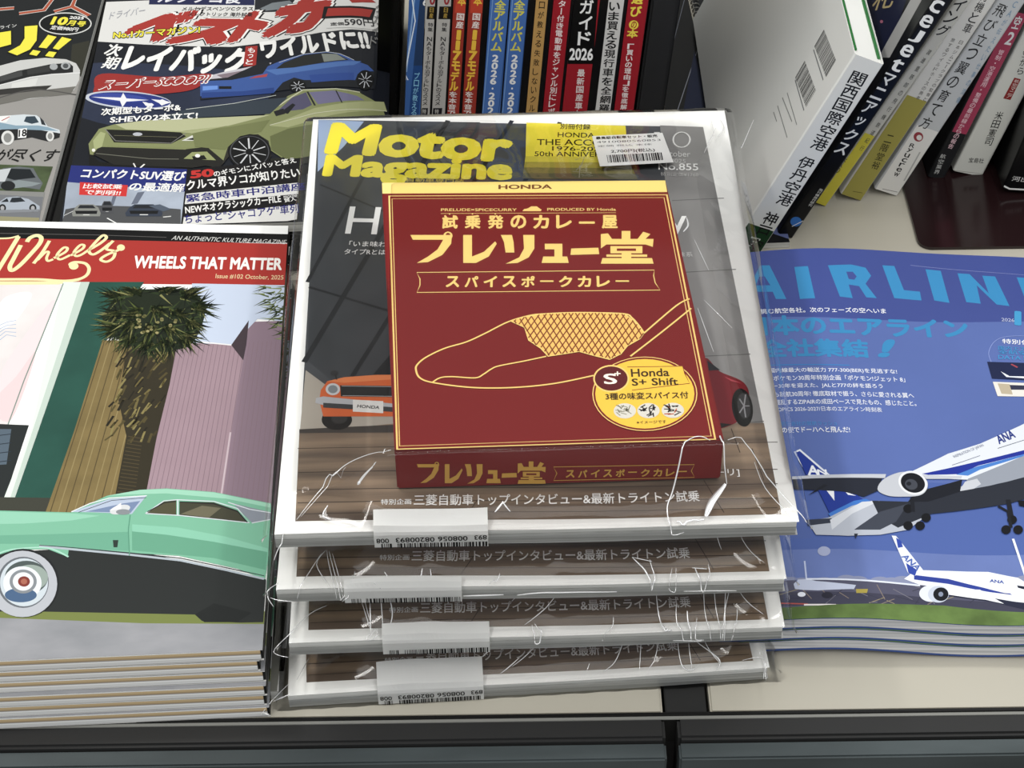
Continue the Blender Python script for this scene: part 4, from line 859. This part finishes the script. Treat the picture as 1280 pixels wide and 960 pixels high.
    a.poly('#6d7349', f2([(900, 455), (960, 430), (1120, 400), (1290, 385), (1290, 480), (1120, 505), (960, 535), (905, 500)])); a.poly('#7b8153', f2([(640, 440), (760, 425), (900, 400), (870, 440), (800, 455), (750, 500), (650, 490)])); a.line('#d0d1b4', f2([(900, 418), (1050, 378), (1290, 372)]), 1.6); a.poly('#a9ad80', f2([(380, 430), (500, 436), (620, 438), (760, 420), (640, 446), (600, 442)]))
    a.text('次期型もターボ&', 126, 145, 226, 139, 9, W, .03); a.text('S:HEVの2本立て!', 137, 154.5, 247, 149, 9, W, .03)
    # lower left panel
    a.poly('#2a357f', [(87, 207), (234, 212), (230, 283), (78, 281)]); a.poly(mat('#a9b2c0', .3, var=.15, scale=30), [(84, 228), (232, 240), (227, 282), (78, 280)])
    a.poly('#57585a', [(82, 262), (110, 257), (190, 259), (226, 262), (226, 282), (77, 281)]); a.line('#e8e8e6', [(134, 273), (148, 281)], 2); a.line('#cfcfcd', [(80, 270), (94, 263)], 1.2)
    for P in ([(142, 242), (147, 242), (142, 257), (138, 257)], [(172, 241), (181, 240), (172, 255), (164, 256)]): a.poly('#6d7484', P)
    a.poly('#d3302c', [(100, 228), (160, 232), (158, 246), (99, 244)]); a.text('比較試乗', 103, 236, 152, 237, 6, W, .02); a.text('で判明!!', 105, 243.5, 150, 245, 6, W, .02)
    a.text('コンパクトSUV選び', 100, 223, 230, 227, 12, W, .03); a.text('の最適解', 160, 239, 229, 241, 11, W, .025)
    for x, y, s_, c in ((108, 264, 1, '#8c8d88'), (134, 260, .45, '#55565a'), (180, 264, 1.3, '#3e4655')):
        a.poly(c, [(x-18*s_, y+3), (x-14*s_, y-4), (x-9*s_, y-8), (x+9*s_, y-8), (x+15*s_, y-4), (x+18*s_, y+3), (x+17*s_, y+7), (x-17*s_, y+7)]); a.poly('#2b2e34', [(x-11*s_, y-3), (x-8*s_, y-7), (x+8*s_, y-7), (x+12*s_, y-3)]); a.poly('#1f2023', [(x-14*s_, y), (x+14*s_, y), (x+13*s_, y+4), (x-13*s_, y+4)]); a.line('#d9d9d6', [(x-4*s_, y+5), (x+4*s_, y+5)], 1.6*s_)
    a.poly('#5a6473', [(186, 258), (200, 256), (214, 262), (204, 265)]); a.line('#d9d9d6', [(204, 272), (214, 271)], 2.2)
    # lower right headlines
    a.poly('#1d1b1d', [(234, 212), (300, 206), (375, 198), (372, 288), (226, 284)])
    a.text('50', 238, 224, 268, 221, 10, '#c9302a', .05); a.text('のギモンにズバッと答え', 268, 222, 371, 204, 7.5, W, .02)
    a.text('クルマ界ソコが知りたい', 234, 239, 376, 222, 13, W, .025)
    a.poly(WHT, [(233, 243), (373, 229), (373, 243), (231, 256)]); a.text('緊急時車中泊講座', 233, 254, 382, 238, 10, '#2a2a7c', .025)
    a.text('NEWネオクラシックカーFILE', 232, 268.5, 352, 254, 10.5, W, .025); a.text('MAGAZINE', 355, 249, 372, 247, 3.5, W, .01); a.text('賢人', 356, 254, 371, 251.5, 5, W, .01)
    a.poly(WHT, [(230, 272), (373, 256), (371, 275), (315, 285), (228, 284)]); a.text('ちょっと"シャコアゲ"車列', 231, 281, 374, 267, 12, '#2a2a7c', .02)
    a.vtext('クガイド', 475, 4, 466, 60, 8, '#8a8a88', .01)
    a.finish('cover', r, lambda u, v, z: (u, v, z+CT-.0004), BW, BHH, .008, bend)
    return r
best = build_best()

LBR = un(50, 284, CZ); LTR = un(127, 0, CZ); LY = (LTR-LBR).normalized(); LX = -ZV.cross(LY); LW, LH = .2, .268
LO = LBR-LX*LW
def build_left():
    r = root('classic_car_magazine', 'classic car magazine with yellow headline, at the far left on the black riser', 'magazine', frame(LO-ZV*CT, LX, LY, ZV))
    leaf_block('page_block', LW-.001, LH-.001, .0005, CT-.0005, PAPER, r)
    a = Art(LO, LX, LY)
    a.upoly(mat('#9d9a96', .3, var=.05, scale=10), [(0, 0), (LW, 0), (LW, LH), (0, LH)])
    a.poly('#25282a', [(-60, -40), (150, -40), (105, 92), (60, 80), (-60, 95)]); a.poly('#3a3a30', [(90, 55), (112, 50), (104, 100), (88, 78)])
    O = '#b4583a'; lo = '#d8d4cf'; t = lambda P: [(x*.125, y*.125) for x, y in P]
    for c, wd in ((lo, 10), (O, 7)):
        a.line(c, t([(-40, 90), (140, 75)]), wd); a.line(c, t([(330, -60), (520, -10), (440, 95), (190, 130)]), wd); a.line(c, t([(560, -40), (760, -40), (720, 60), (540, 110)]), wd); a.line(c, t([(720, 60), (890, 150)]), wd)
    a.ell('#d8d8d4', 81.5, 29, 33, 14); a.ell('#15181a', 81.5, 29, 31.5, 12.7)
    a.text('10', 62, 30, 82, 31, 10, '#efe32a', .05); a.text('月号', 82, 31, 105, 33, 6.5, '#efe32a', .03); a.text('2025', 86, 23, 104, 24, 3.5, W_, .03); a.text('定価980円', 62, 36, 96, 39, 5, W_, .02)
    a.text('ライン', 0, 36, 21, 33, 4, '#d8d8d4', .01)
    Yl = '#efe42c'
    for c, g in (('#1a1a14', 14), (Yl, 0)):
        e = lambda P: [(x*.125+(g*.125 if x > cx else -g*.125), y*.125+(g*.09 if y > cy else -g*.09)) for x, y in P for cx, cy in [(sum(q[0] for q in P)/len(P), sum(q[1] for q in P)/len(P))]]
        for P in ([(-60, 330), (108, 305), (110, 440), (-60, 485)], [(245, 260), (375, 250), (365, 400), (300, 490), (170, 550), (80, 515), (200, 450), (245, 380)], [(480, 345), (565, 365), (465, 480), (385, 470)], [(620, 365), (715, 390), (585, 495), (527, 480)], [(330, 495), (405, 510), (365, 555), (292, 540)], [(490, 510), (565, 520), (530, 570), (450, 555)]): a.poly(c, e(P))
    # white sports coupe nose
    a.poly('#c9c9c6', t([(-100, 680), (200, 600), (450, 575), (660, 590), (760, 630), (800, 700), (790, 800), (740, 900), (500, 960), (-100, 1040)])); a.poly('#2a2b2c', t([(-100, 790), (180, 705), (500, 640), (690, 625), (730, 660), (730, 720), (480, 745), (200, 790), (-100, 880)]))
    a.poly('#4a4b4b', t([(0, 760), (220, 705), (225, 755), (0, 815)])); a.poly('#3c3d3d', t([(270, 690), (490, 650), (500, 710), (275, 745)])); a.ell('#a9acad', 67, 83, 5, 4); a.ell('#a9acad', 82, 82, 6, 4.5); a.ell('#55585a', 82, 82, 3.5, 3)
    a.line('#e0e0de', t([(-50, 860), (300, 770), (520, 740), (800, 725)]), 2.5); a.poly('#d6d6d2', t([(120, 830), (380, 775), (355, 850), (105, 915)])); a.poly('#3b3a38', t([(-100, 900), (100, 880), (360, 860), (520, 850), (440, 910), (120, 960), (-100, 1000)])); a.poly('#77756f', t([(-100, 960), (400, 900), (760, 860), (700, 940), (300, 980), (-100, 1060)]))
    a.line('#5a5856', [(-20, 128), (40, 112), (95, 118)], 3, True)
    # white and black racer number 18
    k = lambda P: [(x*.198, 110+y*.198) for x, y in P]
    a.poly('#2b2c2e', k([(-60, 230), (380, 280), (375, 310), (300, 335), (200, 310), (80, 330), (0, 350), (-60, 350)])); a.poly('#cfd6da', k([(-60, 180), (150, 165), (230, 170), (275, 205), (300, 240), (375, 262), (380, 285), (230, 260), (90, 250), (-60, 270)])); a.poly('#8aa4b4', k([(-60, 205), (100, 235), (240, 235), (300, 245), (370, 270), (100, 258), (-60, 262)])); a.poly('#3a4a56', k([(150, 210), (165, 178), (220, 176), (245, 215), (200, 225)])); a.poly('#33383c', k([(250, 180), (275, 205), (290, 235), (262, 228)]))
    a.poly('#e8e8e6', k([(-30, 178), (70, 172), (40, 215), (-30, 215)])); a.line('#b8483e', k([(10, 205), (60, 180)]), 2); a.ell('#d9d9d6', 9.5, 172, 8, 9); a.ell('#8f8f8c', 9.5, 172, 5, 6); a.ell('#d9d9d6', 62.5, 170, 5, 6.5); a.ell('#8f8f8c', 62.5, 170, 3, 4); a.poly('#f0f0ee', k([(115, 258), (170, 252), (165, 312), (112, 315)])); a.text('18', 23, 171, 33, 170, 9, '#1c1c1e', .03)
    a.text('が尽くす', -12, 202, 67, 202, 16, '#191919', .012, .2)
    # lower photos
    a.poly(mat('#4d5a3c', .3, var=.3, scale=60), [(-60, 203), (66, 208), (52, 248), (-60, 242)]); a.poly('#8d8d8a', [(-60, 236), (56, 240), (52, 262), (-60, 256)]); a.poly('#6b7073', k([(-40, 560), (20, 505), (120, 495), (210, 505), (240, 560), (270, 600), (250, 640), (100, 620), (-40, 640)])); a.poly('#22282c', k([(20, 560), (70, 508), (190, 512), (225, 565), (90, 580)])); a.poly('#c4c8ca', k([(-40, 520), (70, 505), (30, 590), (-40, 590)])); a.poly('#8b9496', k([(10, 600), (120, 580), (262, 600), (200, 620), (20, 640)])); a.ell('#26282a', 10, 232, 9, 6)
    a.poly('#7a7c80', [(-60, 240), (54, 246), (48, 280), (-60, 276)]); a.poly('#9b9674', [(-60, 268), (49, 272), (48, 282), (-60, 282)]); a.poly('#aab2bc', k([(-40, 740), (40, 690), (110, 685), (180, 700), (250, 745), (250, 770), (150, 765), (0, 780)])); a.poly('#2c3238', k([(60, 720), (75, 692), (130, 690), (160, 715), (90, 722)])); a.poly('#2c3238', k([(5, 720), (45, 695), (55, 718)]))
    for x in (3, 41): a.ell('#222426', x, 260, 4.5, 5); a.ell('#aaaaac', x, 260, 2.4, 2.8)
    a.poly('#8a8d92', k([(-40, 770), (250, 765), (240, 780), (-40, 790)]))
    a.finish('cover', r, lambda u, v, z: (u, v, z+CT-.0004), LW, LH)
W_ = '#efeeea'
build_left()

# ---------------------------------------------------------------- row of car guide books standing spine out at the back
MY = .952; MD = .20; MHH = .272
row = [  # L150 R150 L0 R0, next L150, next L0
 ((500, 523, 517, 534), '#3f6aa8', 'blue mook with light blue spine lettering at the left end of the standing row'),
 ((524, 535, 535, 546), '#b9b6b1', 'thin grey mook beside the blue one at the left of the row'),
 ((537, 553, 550, 567), '#b9b6b1', 'thin grey mook standing directly left of the orange-red pair'),
 ((556, 571, 570, 585), '#a63a2c', 'orange-red mook with yellow digits, left copy of the pair'),
 ((575, 592, 589, 606), '#a63a2c', 'orange-red mook with yellow digits, right copy beside the light blue pair'),
 ((601, 623, 614, 638), '#4c77ba', 'light blue album mook, left copy of the pair'),
 ((626, 647, 639, 661), '#4c77ba', 'light blue album mook, right copy beside the tan spine'),
 ((656, 671, 671, 685), '#c39a58', 'mook with tan spine and small black lettering in the middle of the row'),
 ((678, 698, 692, 714), '#a81c2c', 'narrow crimson mook between the tan spine and the black-topped one'),
 ((704, 736, 716, 747), '#a81c2c', 'wide mook with black upper spine and white 2026 over red'),
 ((745, 763, 759, 779), '#d5d3d0', 'white mook with bold black spine lettering beside the rightmost red one'),
 ((768, 791, 784, 810), '#a81c2c', 'red mook with yellow and white lettering, rightmost red spine'),
]
row_end = (793, 811)
MN = Vector((0, -1, 0)); MO = Vector((0, MY, 0))
def mpt(x, y): return on_plane(x, y, MO, MN)
frames = []
for i, ((lb, rb, lt, rt), c, lab) in enumerate(row):
    p, q = mpt((lb+lt)/2, 75), mpt((rb+rt)/2, 75); nb = row[i+1][0] if i+1 < len(row) else (row_end[0], 0, row_end[1], 0)
    nx = mpt((nb[0]+nb[2])/2, 75)
    frames.append((p, q, nx))
LEAN = math.radians(4.6)
mx_, mv = Vector((math.cos(LEAN), 0, -math.sin(LEAN))), Vector((math.sin(LEAN), 0, math.cos(LEAN)))
def spine_art(i, a):
    (lb, rb, lt, rt), c, lab = row[i]
    X = lambda f, y: lb+(rb-lb)*f + ((lt+(rt-lt)*f)-(lb+(rb-lb)*f))*(150-y)/150
    P = lambda y: (X(.5, y), y)
    q = lambda f0, y0, f1, y1: [(X(f0, y0), y0), (X(f1, y0), y0), (X(f1, y1), y1), (X(f0, y1), y1)]
    V = lambda t, y0, y1, wd, col, b=.02, f=.5, fl=.88: a.vtext(t, X(f, y0), y0, X(f, y1), y1, wd, col, b, fl)
    if i == 0:
        a.poly('#2c4468', q(.45, -60, 1, 82)); a.poly('#27508a', q(.45, 82, 1, 170)); a.poly('#8fb2dc', q(0, -60, .1, 90)); a.line('#e4ecf4', [(514, -10), (519, 26), (506, 92), (510, 100)], 1.6); a.line('#d4e0f0', [(506, 92), (503, 110)], 1.2); a.line('#b9cce4', [(499, 60), (508, 100)], .8)
        V('プロが教える失敗', 90, 163, 6.5, '#8ecbe8', .01, .72); V('6', -2, 8, 7, '#eeeeee', .02, .9)
    if i in (1, 2):
        a.poly('#1f1c1e', q(0, 8, 1, 24)); V('日産', 9, 23, 5, '#b9993e', .02); V('0', -8, 7, 7, '#a03038', .03)
        V('特集 NAもターボも泊アルトのススメ', 28, 132, 6.5, '#26252a', .012); a.poly('#2a282c', q(.2, 135, .9, 160)); V('特別', 136, 149, 5, '#c9c6c0', .01)
    if i in (3, 4):
        a.poly('#c8452c', q(0, -60, 1, 16)); V('日本', -22, 8, 11, '#f0c030', .03); V('国産', 16, 36, 9.5, '#efe6e0', .02); V('117モデル', 37, 114, 11, '#f1c22c', .045, .5, .95); V('を本音でテスト', 114, 168, 10, '#eadfda', .025, .5)
    if i in (5, 6):
        a.line('#7fa6d8', [(X(.08, -40), -40), (X(.08, 160), 160)], 1.2); V('完全アルバム', -14, 65, 14, '#d9d24a', .03, .5, .9); V('2026・2027', 68, 152, 8, '#eeeeee', .035, .5, .92); a.line('#2f5590', [(X(.97, -40), -40), (X(.97, 160), 160)], 1)
    if i == 7: V('プロが教える失敗しないクルマ', -12, 152, 7.5, '#2a2118', .012, .5, .72)
    if i == 8: V('ター付き電動車をジャンル別にレポート', 0, 160, 9, '#efe2e0', .02, .5, .88)
    if i == 9:
        a.poly('#121213', q(-.01, -60, 1.01, 80)); V('スガイド', -22, 58, 17, '#f2f2f0', .025, .58); a.text('2026', X(.04, 75), 75, X(.98, 75), 75.5, 15, '#f4f4f2', .03); V('最新国産車から', 86, 157, 9.5, '#e8dcda', .025, .56)
    if i == 10: V('いま買える現行車を全網羅し', 2, 152, 14, '#161616', .025, .5, .9)
    if i == 11:
        V('選び', -10, 22, 14.5, '#f2dc3c', .035, .48); a.ell('#f2dc3c', X(.45, 31), 31, 6, 5.6); V('の', 26, 36, 7, '#a81c2c', .02, .46); V('本', 36, 48, 14, '#f2dc3c', .035, .44); V('「買いの理由」を徹底解説!', 54, 152, 8.5, '#efe2e0', .025, .42)
for i, ((lb, rb, lt, rt), c, lab) in enumerate(row):
    p, q, nx = frames[i]; O = mpt((rb+rt)/2, 75)
    # foot of the book: follow the lean down to the shelf
    base = p - mv*(p.z/mv.z); wd = (q-p).dot(mx_); tk = (nx-p).dot(mx_) - .0003
    base = base + Vector((0, 0, math.sin(LEAN)*max(wd, tk)+.0003)); base.x -= 0
    M = frame(base, mx_, Vector((0, 1, 0)), mv)
    g = {1: 'thin grey mooks in the standing row', 2: 'thin grey mooks in the standing row', 3: 'orange-red mooks in the standing row', 4: 'orange-red mooks in the standing row', 5: 'light blue mooks in the standing row', 6: 'light blue mooks in the standing row'}.get(i)
    r = root('guide_book', lab, 'book', M, 'guide books standing in a row at the back')
    boxobj('page_block', .0012, tk-.0008, .001, MD-.002, .001, MHH-.002, PAPER, r)
    bm = bmesh.new(); add_box(bm, 0, .0010, 0, MD, 0, MHH); add_box(bm, tk-.0008, tk, 0, MD, 0, MHH); add_box(bm, .0010, tk-.0008, 0, .0008, 0, MHH)
    obj('cover', bm, mat('#141416', .35), r)
    a = Art(base, mx_, mv, MN)
    a.upoly(mat(c, .3), [(0, 0), (wd, 0), (wd, MHH), (0, MHH)])
    spine_art(i, a)
    a.finish('spine_print', r, lambda u, v, z: (u, -z-.00004, v), wd, MHH)
def black_box(name, label, cat, px, wd_px, ht, col, dp=.19):
    p = mpt(px[0], 150); v, u = mv, mx_; w_ = (mpt(px[0]+wd_px, 150)-p).dot(u); b = p - v*(p.z/v.z) + Vector((0, 0, max(0, -u.z*w_)+.0003))
    r = root(name, label, cat, frame(b, u, Vector((0, 1, 0)), v)); return r, w_
r, w_ = black_box('bookend', 'blank dark grey slipcase closing the right end of the standing row', 'bookend', (794, 812), 33, .27, '')
boxobj('slipcase', 0, w_, 0, MD, 0, .275, mat('#2b2b2c', .5), r, bev=.0015); boxobj('side_panel', w_+.0001, w_+.0012, .004, MD-.004, .004, .27, mat('#1c1c1d', .5), r)
r, w_ = black_box('gap_shade_plate', 'black upright plate standing in for shadow between the back-left magazine and the standing row', 'bookend', (464, 476), 32, .25, '')  # added black plate in place of the shade in this gap
boxobj('plate', w_-.005, w_, 0, .2, .0, .24, mat('#0d0d0e', .3), r, bev=.001); boxobj('base_plate', 0, w_-.0052, 0, .2, 0, .0015, mat('#0d0d0e', .3), r); boxobj('rib', .0, w_-.0053, .1, .103, .0016, .2, mat('#0d0d0e', .3), r)

# ---------------------------------------------------------------- spiral-bound photo calendar lying behind the bagged stack
kO = un(934, 305, .004); kT = un(866, 0, .004); KY = (kT-kO).normalized(); KX = -ZV.cross(KY); KH, KW = .32, .026
r = root('photo_calendar', 'spiral-bound calendar with blue photos in white frames, lying beside the white upright book', 'calendar', frame(kO-ZV*.0038, KX, KY, ZV))
boxobj('page_block', 0, KW, 0, KH, 0, .0038, PAPER, r)
a = Art(kO, KX, KY)
a.upoly('#1d1e22', [(0, 0), (KW, 0), (KW, KH), (0, KH)])
a.poly('#24345f', [(866, -20), (960, -20), (926, 110), (906, 150), (893, 118), (873, 60), (899, 8)]); a.poly('#314b8a', [(899, 10), (926, 110), (908, 138), (880, 62)]); a.poly('#6d78a8', [(929, 112), (990, 300), (960, 290), (908, 140)])
a.poly('#4c5236', [(902, 150), (910, 140), (948, 262), (935, 280)]); a.poly('#d9d6cc', [(906, 146), (910, 141), (946, 255), (942, 262)]); a.poly('#3c2c20', [(912, 225), (925, 240), (936, 285), (925, 282)])
for P in ([(900, 6), (872, 62)], [(928, 110), (903, 152)], [(899, 8), (927, 110)], [(927, 110), (950, 200)]): a.line('#c9ccd6', P, 1.6)
a.finish('picture_page', r, lambda u, v, z: (u, v, z+.00385), KW, KH)
boxobj('left_leaf', -.034, -.0030, 0, KH, 0, .0030, mat('#141518', .3), r)
a = Art(kO-ZV*.0008, KX, KY); a.line('#8a8d98', [(872, 62), (838, 165)], 1.3); a.line('#6a6d78', [(858, -10), (840, 60)], 1); a.poly('#1b2440', [(868, 64), (890, 150), (852, 150)])
a.finish('dark_picture', r, lambda u, v, z: (u, v, z+.00305), clip=False)
bm = bmesh.new()
for i in range(58):
    y = .006+i*.0054; pr = [bmesh.types.BMVert]; ring = []
    for j in range(9):
        t = math.radians(-20+j*27.5); c0 = Vector((.0012-.0026*math.cos(t)*1.0, y, .0025+.0030*math.sin(t))); n = Vector((-math.cos(t), 0, math.sin(t)))
        ring.append([bm.verts.new(c0+n*.0006*math.cos(s)+Vector((0, .0006*math.sin(s), 0))) for s in (0, 1.57, 3.14, 4.71)])
    for j in range(8):
        for s in range(4): bm.faces.new((ring[j][s], ring[j][(s+1) % 4], ring[j+1][(s+1) % 4], ring[j+1][s]))
obj('wire_binding', bm, mat('#7d7c76', .3, .6), r, smooth=True)

# ---------------------------------------------------------------- paperbacks leaning to the right on the brown mat
def lean_book(px, px2, pxl, h, d, cover, label, side=None, z0=.0004, yaw=0, name='paperback_book', group='paperbacks leaning to the right'):
    b = un(px[0], px[1], z0); q2 = on_plane(px2[0], px2[1], b, Vector((0, 1, 0))); f_ = math.atan2((q2-b).x, (q2-b).z)
    ql = on_plane(pxl[0], pxl[1], b, Vector((0, 1, 0))); t = (b-ql).dot(Vector((math.cos(f_), 0, -math.sin(f_))))
    if h is None: h = (q2-b).length

    X = Vector((math.cos(f_), 0, -math.sin(f_))); Z = Vector((math.sin(f_), 0, math.cos(f_))); Y = Vector((0, 1, 0))
    if yaw: R = Matrix.Rotation(math.radians(yaw), 3, 'Z'); X, Y, Z = R @ X, R @ Y, R @ Z
    O = b - X*t
    r = root(name, label, 'book', frame(O, X, Y, Z), group)
    boxobj('page_block', .0006, t-.0006, .001, d-.001, .0012, h-.0012, PAPER, r)
    bm = bmesh.new(); n = 5; c = .0005; rad = .0016
    prof = [(0, d), (0, rad)] + [(rad-rad*math.cos(math.radians(90*k/n)), rad-rad*math.sin(math.radians(90*k/n))) for k in range(1, n)] + [(rad, 0), (t-rad, 0)] + [(t-rad+rad*math.sin(math.radians(90*k/n)), rad-rad*math.cos(math.radians(90*k/n))) for k in range(1, n)] + [(t, rad), (t, d)]
    g = [[bm.verts.new((x, y, z)) for x, y in prof] for z in (0, h)]
    for k in range(len(prof)-1): bm.faces.new((g[0][k], g[0][k+1], g[1][k+1], g[1][k]))
    bmesh.ops.recalc_face_normals(bm, faces=bm.faces); bmesh.ops.solidify(bm, geom=bm.faces[:], thickness=c)
    obj('cover', bm, mat(cover, .28), r)
    A = Art(O, X, Z, -Y); L = Art(O, -Y, Z, -X)
    def fin(sides=True):
        if A.L: A.finish('spine_print', r, lambda u, v, z: (u, -z-.00003, v), t, h)
        else: A.bm.free()
        for co_, no_ in (((0, .0005, 0), (0, -1, 0)), ((0, h-.0005, 0), (0, 1, 0)), ((-.0014, 0, 0), (1, 0, 0)), ((-d, 0, 0), (-1, 0, 0))):
            if L.L: bmesh.ops.bisect_plane(L.bm, geom=L.bm.verts[:]+L.bm.edges[:]+L.bm.faces[:], plane_co=co_, plane_no=no_, clear_outer=True)
        if L.L: L.finish('cover_print', r, lambda u, v, z: (-z-.00003, -u, v), None, None, clip=False)
        else: L.bm.free()
    return r, A, L, fin, t, h
def band(A, t, v0, v1, c): A.upoly(c, [(0.0008, v0), (t-.0008, v0), (t-.0008, v1), (0.0008, v1)])
K = '#1a1a1a'
r, A, L, fin, t, h = lean_book((943, 329), (1105, 81), (1067, 70), None, .26, '#e6e6e1', 'white guidebook with green band and two barcodes, leftmost of the leaning row')
band(A, t, 0.0005, h, '#e6e6e1'); band(A, t, 0, .026, '#1f4a2a'); A.vtext('アール', 946, 296, 921, 340, 13, '#dfe6df', .02); A.vtext('国内線', 930, 293, 915, 318, 5, '#b9c8b9', .01)
A.vtext('関西国際空港', 1077, 90, 1020, 188, 21, K, .014, .92); A.vtext('伊丹空港', 1012, 196, 977, 257, 20, K, .014, .92); A.vtext('神戸空港', 968, 265, 930, 330, 18, K, .014, .92)
def side_bars(p0, p1, p2, n):
    a, b, c = (Vector(L.uv(*p)) for p in (p0, p1, p2)); tt = 0; rr = random.Random(n); vs = []; ts = []
    while tt < 1:
        ww = rr.choice((.012, .02, .03)); k = len(vs); e = min(1, tt+ww)
        vs += [tuple(x) for x in (a+(b-a)*tt, a+(b-a)*e, a+(b-a)*e+(c-a), a+(b-a)*tt+(c-a))]; ts += [(k, k+1, k+2), (k, k+2, k+3)]; tt = e+rr.choice((.012, .016, .024))
    L.tri(vs, ts, '#2e2e2e')
side_bars((1030, 37), (1045, 75), (1018, 58), 6)
side_bars((1006, 76), (1020, 113), (994, 97), 7)
for P in ([(1017, 62), (1029, 100)], [(994, 100), (1005, 138)]): L.line('#77777a', P, 2)
for k, P in enumerate(([(984, 116), (996, 156)], [(978, 122), (990, 152)], [(972, 132), (984, 172)], [(967, 140), (971, 152)])): L.line('#8a8a88', P, 1.6)
fin()
# page colours at the head of the white guidebook
bm = bmesh.new(); add_box(bm, .0009, .0024, .006, .256, h-.0013, h-.0001); add_box(bm, t-.0026, t-.0012, .006, .256, h-.0013, h-.0001); obj('green_leaves', bm, mat('#2f7a3c', .5), r)

r, A, L, fin, t, h = lean_book((991, 298), (1193, 0), (1168, 0), .188, .128, '#0f1016', 'black paperback with white vertical title and small blue emblem at its foot')
L.poly('#1d2340', [(1140, -20), (1112, 60), (1020, 200), (1000, 60), (1040, -60), (1120, -80)]); L.poly('#a9a8a6', [(1160, -14), (1146, -14), (1098, 72), (1112, 72)]); L.text('札', 1088, 14, 1114, 10, 22, '#b9a878', .012); L.ell('#b06a80', 1102, 27, 2, 2)
A.vtext('SpaceJetマニアックス', 1215, -60, 1047, 194, 17, '#f0f0ee', .02, .8); A.ell('#2f78c8', 995, 277, 7, 6); A.line('#e8e8e8', [(990, 283), (1004, 276)], 1.2); A.vtext('飛行機旅行研究', 1027, 236, 1012, 258, 5, '#d8d8d4', .01); fin()
r, A, L, fin, t, h = lean_book((1033, 258), (1216, 0), (1106, 128), .188, .128, '#cfcdc4', 'thin paperback with light grey spine over a bright yellow band')
band(A, t, 0, .058, '#d8cc30'); A.vtext('イング', 1204, -2, 1174, 46, 15, K, .01, .9); A.vtext('渡邊重慈郎の飛行機鉄道紀行', 1165, 60, 1074, 190, 5, '#55554e', .006, .6); A.vtext('大人の', 1058, 196, 1045, 216, 6, '#4a451c', .01); fin()
r, A, L, fin, t, h = lean_book((1077, 251), (1246, 0), (1126, 128), .188, .128, '#dad8d2', 'paperback with white upper spine and olive yellow lower band')
band(A, t, 0, .080, '#a9a04a'); A.vtext('飛行機と車', 1243, -25, 1206, 42, 11, K, .006, .9); A.vtext('日本ジムニークラブの監督と', 1203, 50, 1155, 127, 5, '#6d6b66', .004, .7); A.vtext('旅するワイルドホースの勇者', 1193, 47, 1146, 125, 5, '#6d6b66', .004, .7); A.vtext('二階堂裕', 1114, 168, 1092, 212, 10, '#3b3820', .006, .85); A.line('#6b652c', [(1066, 239), (1078, 241)], 1); fin()
r, A, L, fin, t, h = lean_book((1122, 245), (1284, 0), (1246, 0), .188, .128, '#c3c5c6', 'paperback with grey spine and white lower band carrying a red round mark')
band(A, t, 0, .052, '#e3e1dc'); A.vtext('飛び立つ翼の育て方', 1256, 4, 1152, 162, 14, K, .006, .8); A.ell('#a04048', 1148, 171, 6, 6); A.ell('#e3e1dc', 1149, 172, 3.4, 3.4); A.vtext('Ryucrew', 1142, 179, 1119, 221, 7, '#2b2b2b', .01, .8); A.vtext('CAが伝えたい仕事の流儀', 1272, 0, 1195, 130, 5, '#7f9cb4', .006, .7)
A.line('#8a8884', [(1103, 236), (1122, 240)], 1); A.line('#b9b8b4', [(1150, 190), (1130, 226)], 2.4); fin()
r, A, L, fin, t, h = lean_book((1180, 225), (1266, 58), (1177, 187), .152, .11, '#2b2b2d', 'pocket book with pink band, white lettering and black foot')
band(A, t, .036, .125, '#b04060'); A.vtext('空2', 1276, 18, 1258, 58, 9, '#e8e8e8', .02, .8); A.vtext('管制・空港運用・整備の最前線からの報告', 1253, 62, 1187, 186, 7, '#ecc8d0', .012, .9); A.vtext('航空業界', 1180, 192, 1170, 218, 7, '#c9c9c6', .01, .8); fin()
r, A, L, fin, t, h = lean_book((1228, 221), (1286, 110), (1244, 110), .188, .128, '#dcdcd4', 'white paperback with small red square mark and black author name')
A.poly('#9a2c2c', [(1268, 97), (1276, 99), (1263, 125), (1254, 123)]); A.vtext('航空マニア', 1272, 99, 1260, 123, 6, '#e8d8d0', .01, .8); A.vtext('空から', 1284, 62, 1274, 94, 8, K, .006, .8); A.vtext('米田憲司', 1251, 139, 1234, 182, 10, K, .006, .9); A.text('宝島社', 1210, 203, 1229, 204, 6, '#2b2b2b', .006); A.line('#b3b3ab', [(1193, 213), (1227, 217)], 1); fin()
r, A, L, fin, t, h = lean_book((1331, 246), (1392, 110), (1298, 130), .188, .128, '#101012', 'thick black book with white foot line at the right edge')
A.vtext('パイロットたちの', 1289, 100, 1266, 178, 8, '#d8d8d6', .01, .85); A.line('#efefec', [(1246, 228), (1262, 236), (1300, 238)], 3); A.text('河出', 1264, 226, 1284, 228, 6, '#d8d8d6', .006); A.vtext('航空大全', 1262, 180, 1252, 212, 6, '#8a8a88', .005, .8); fin()
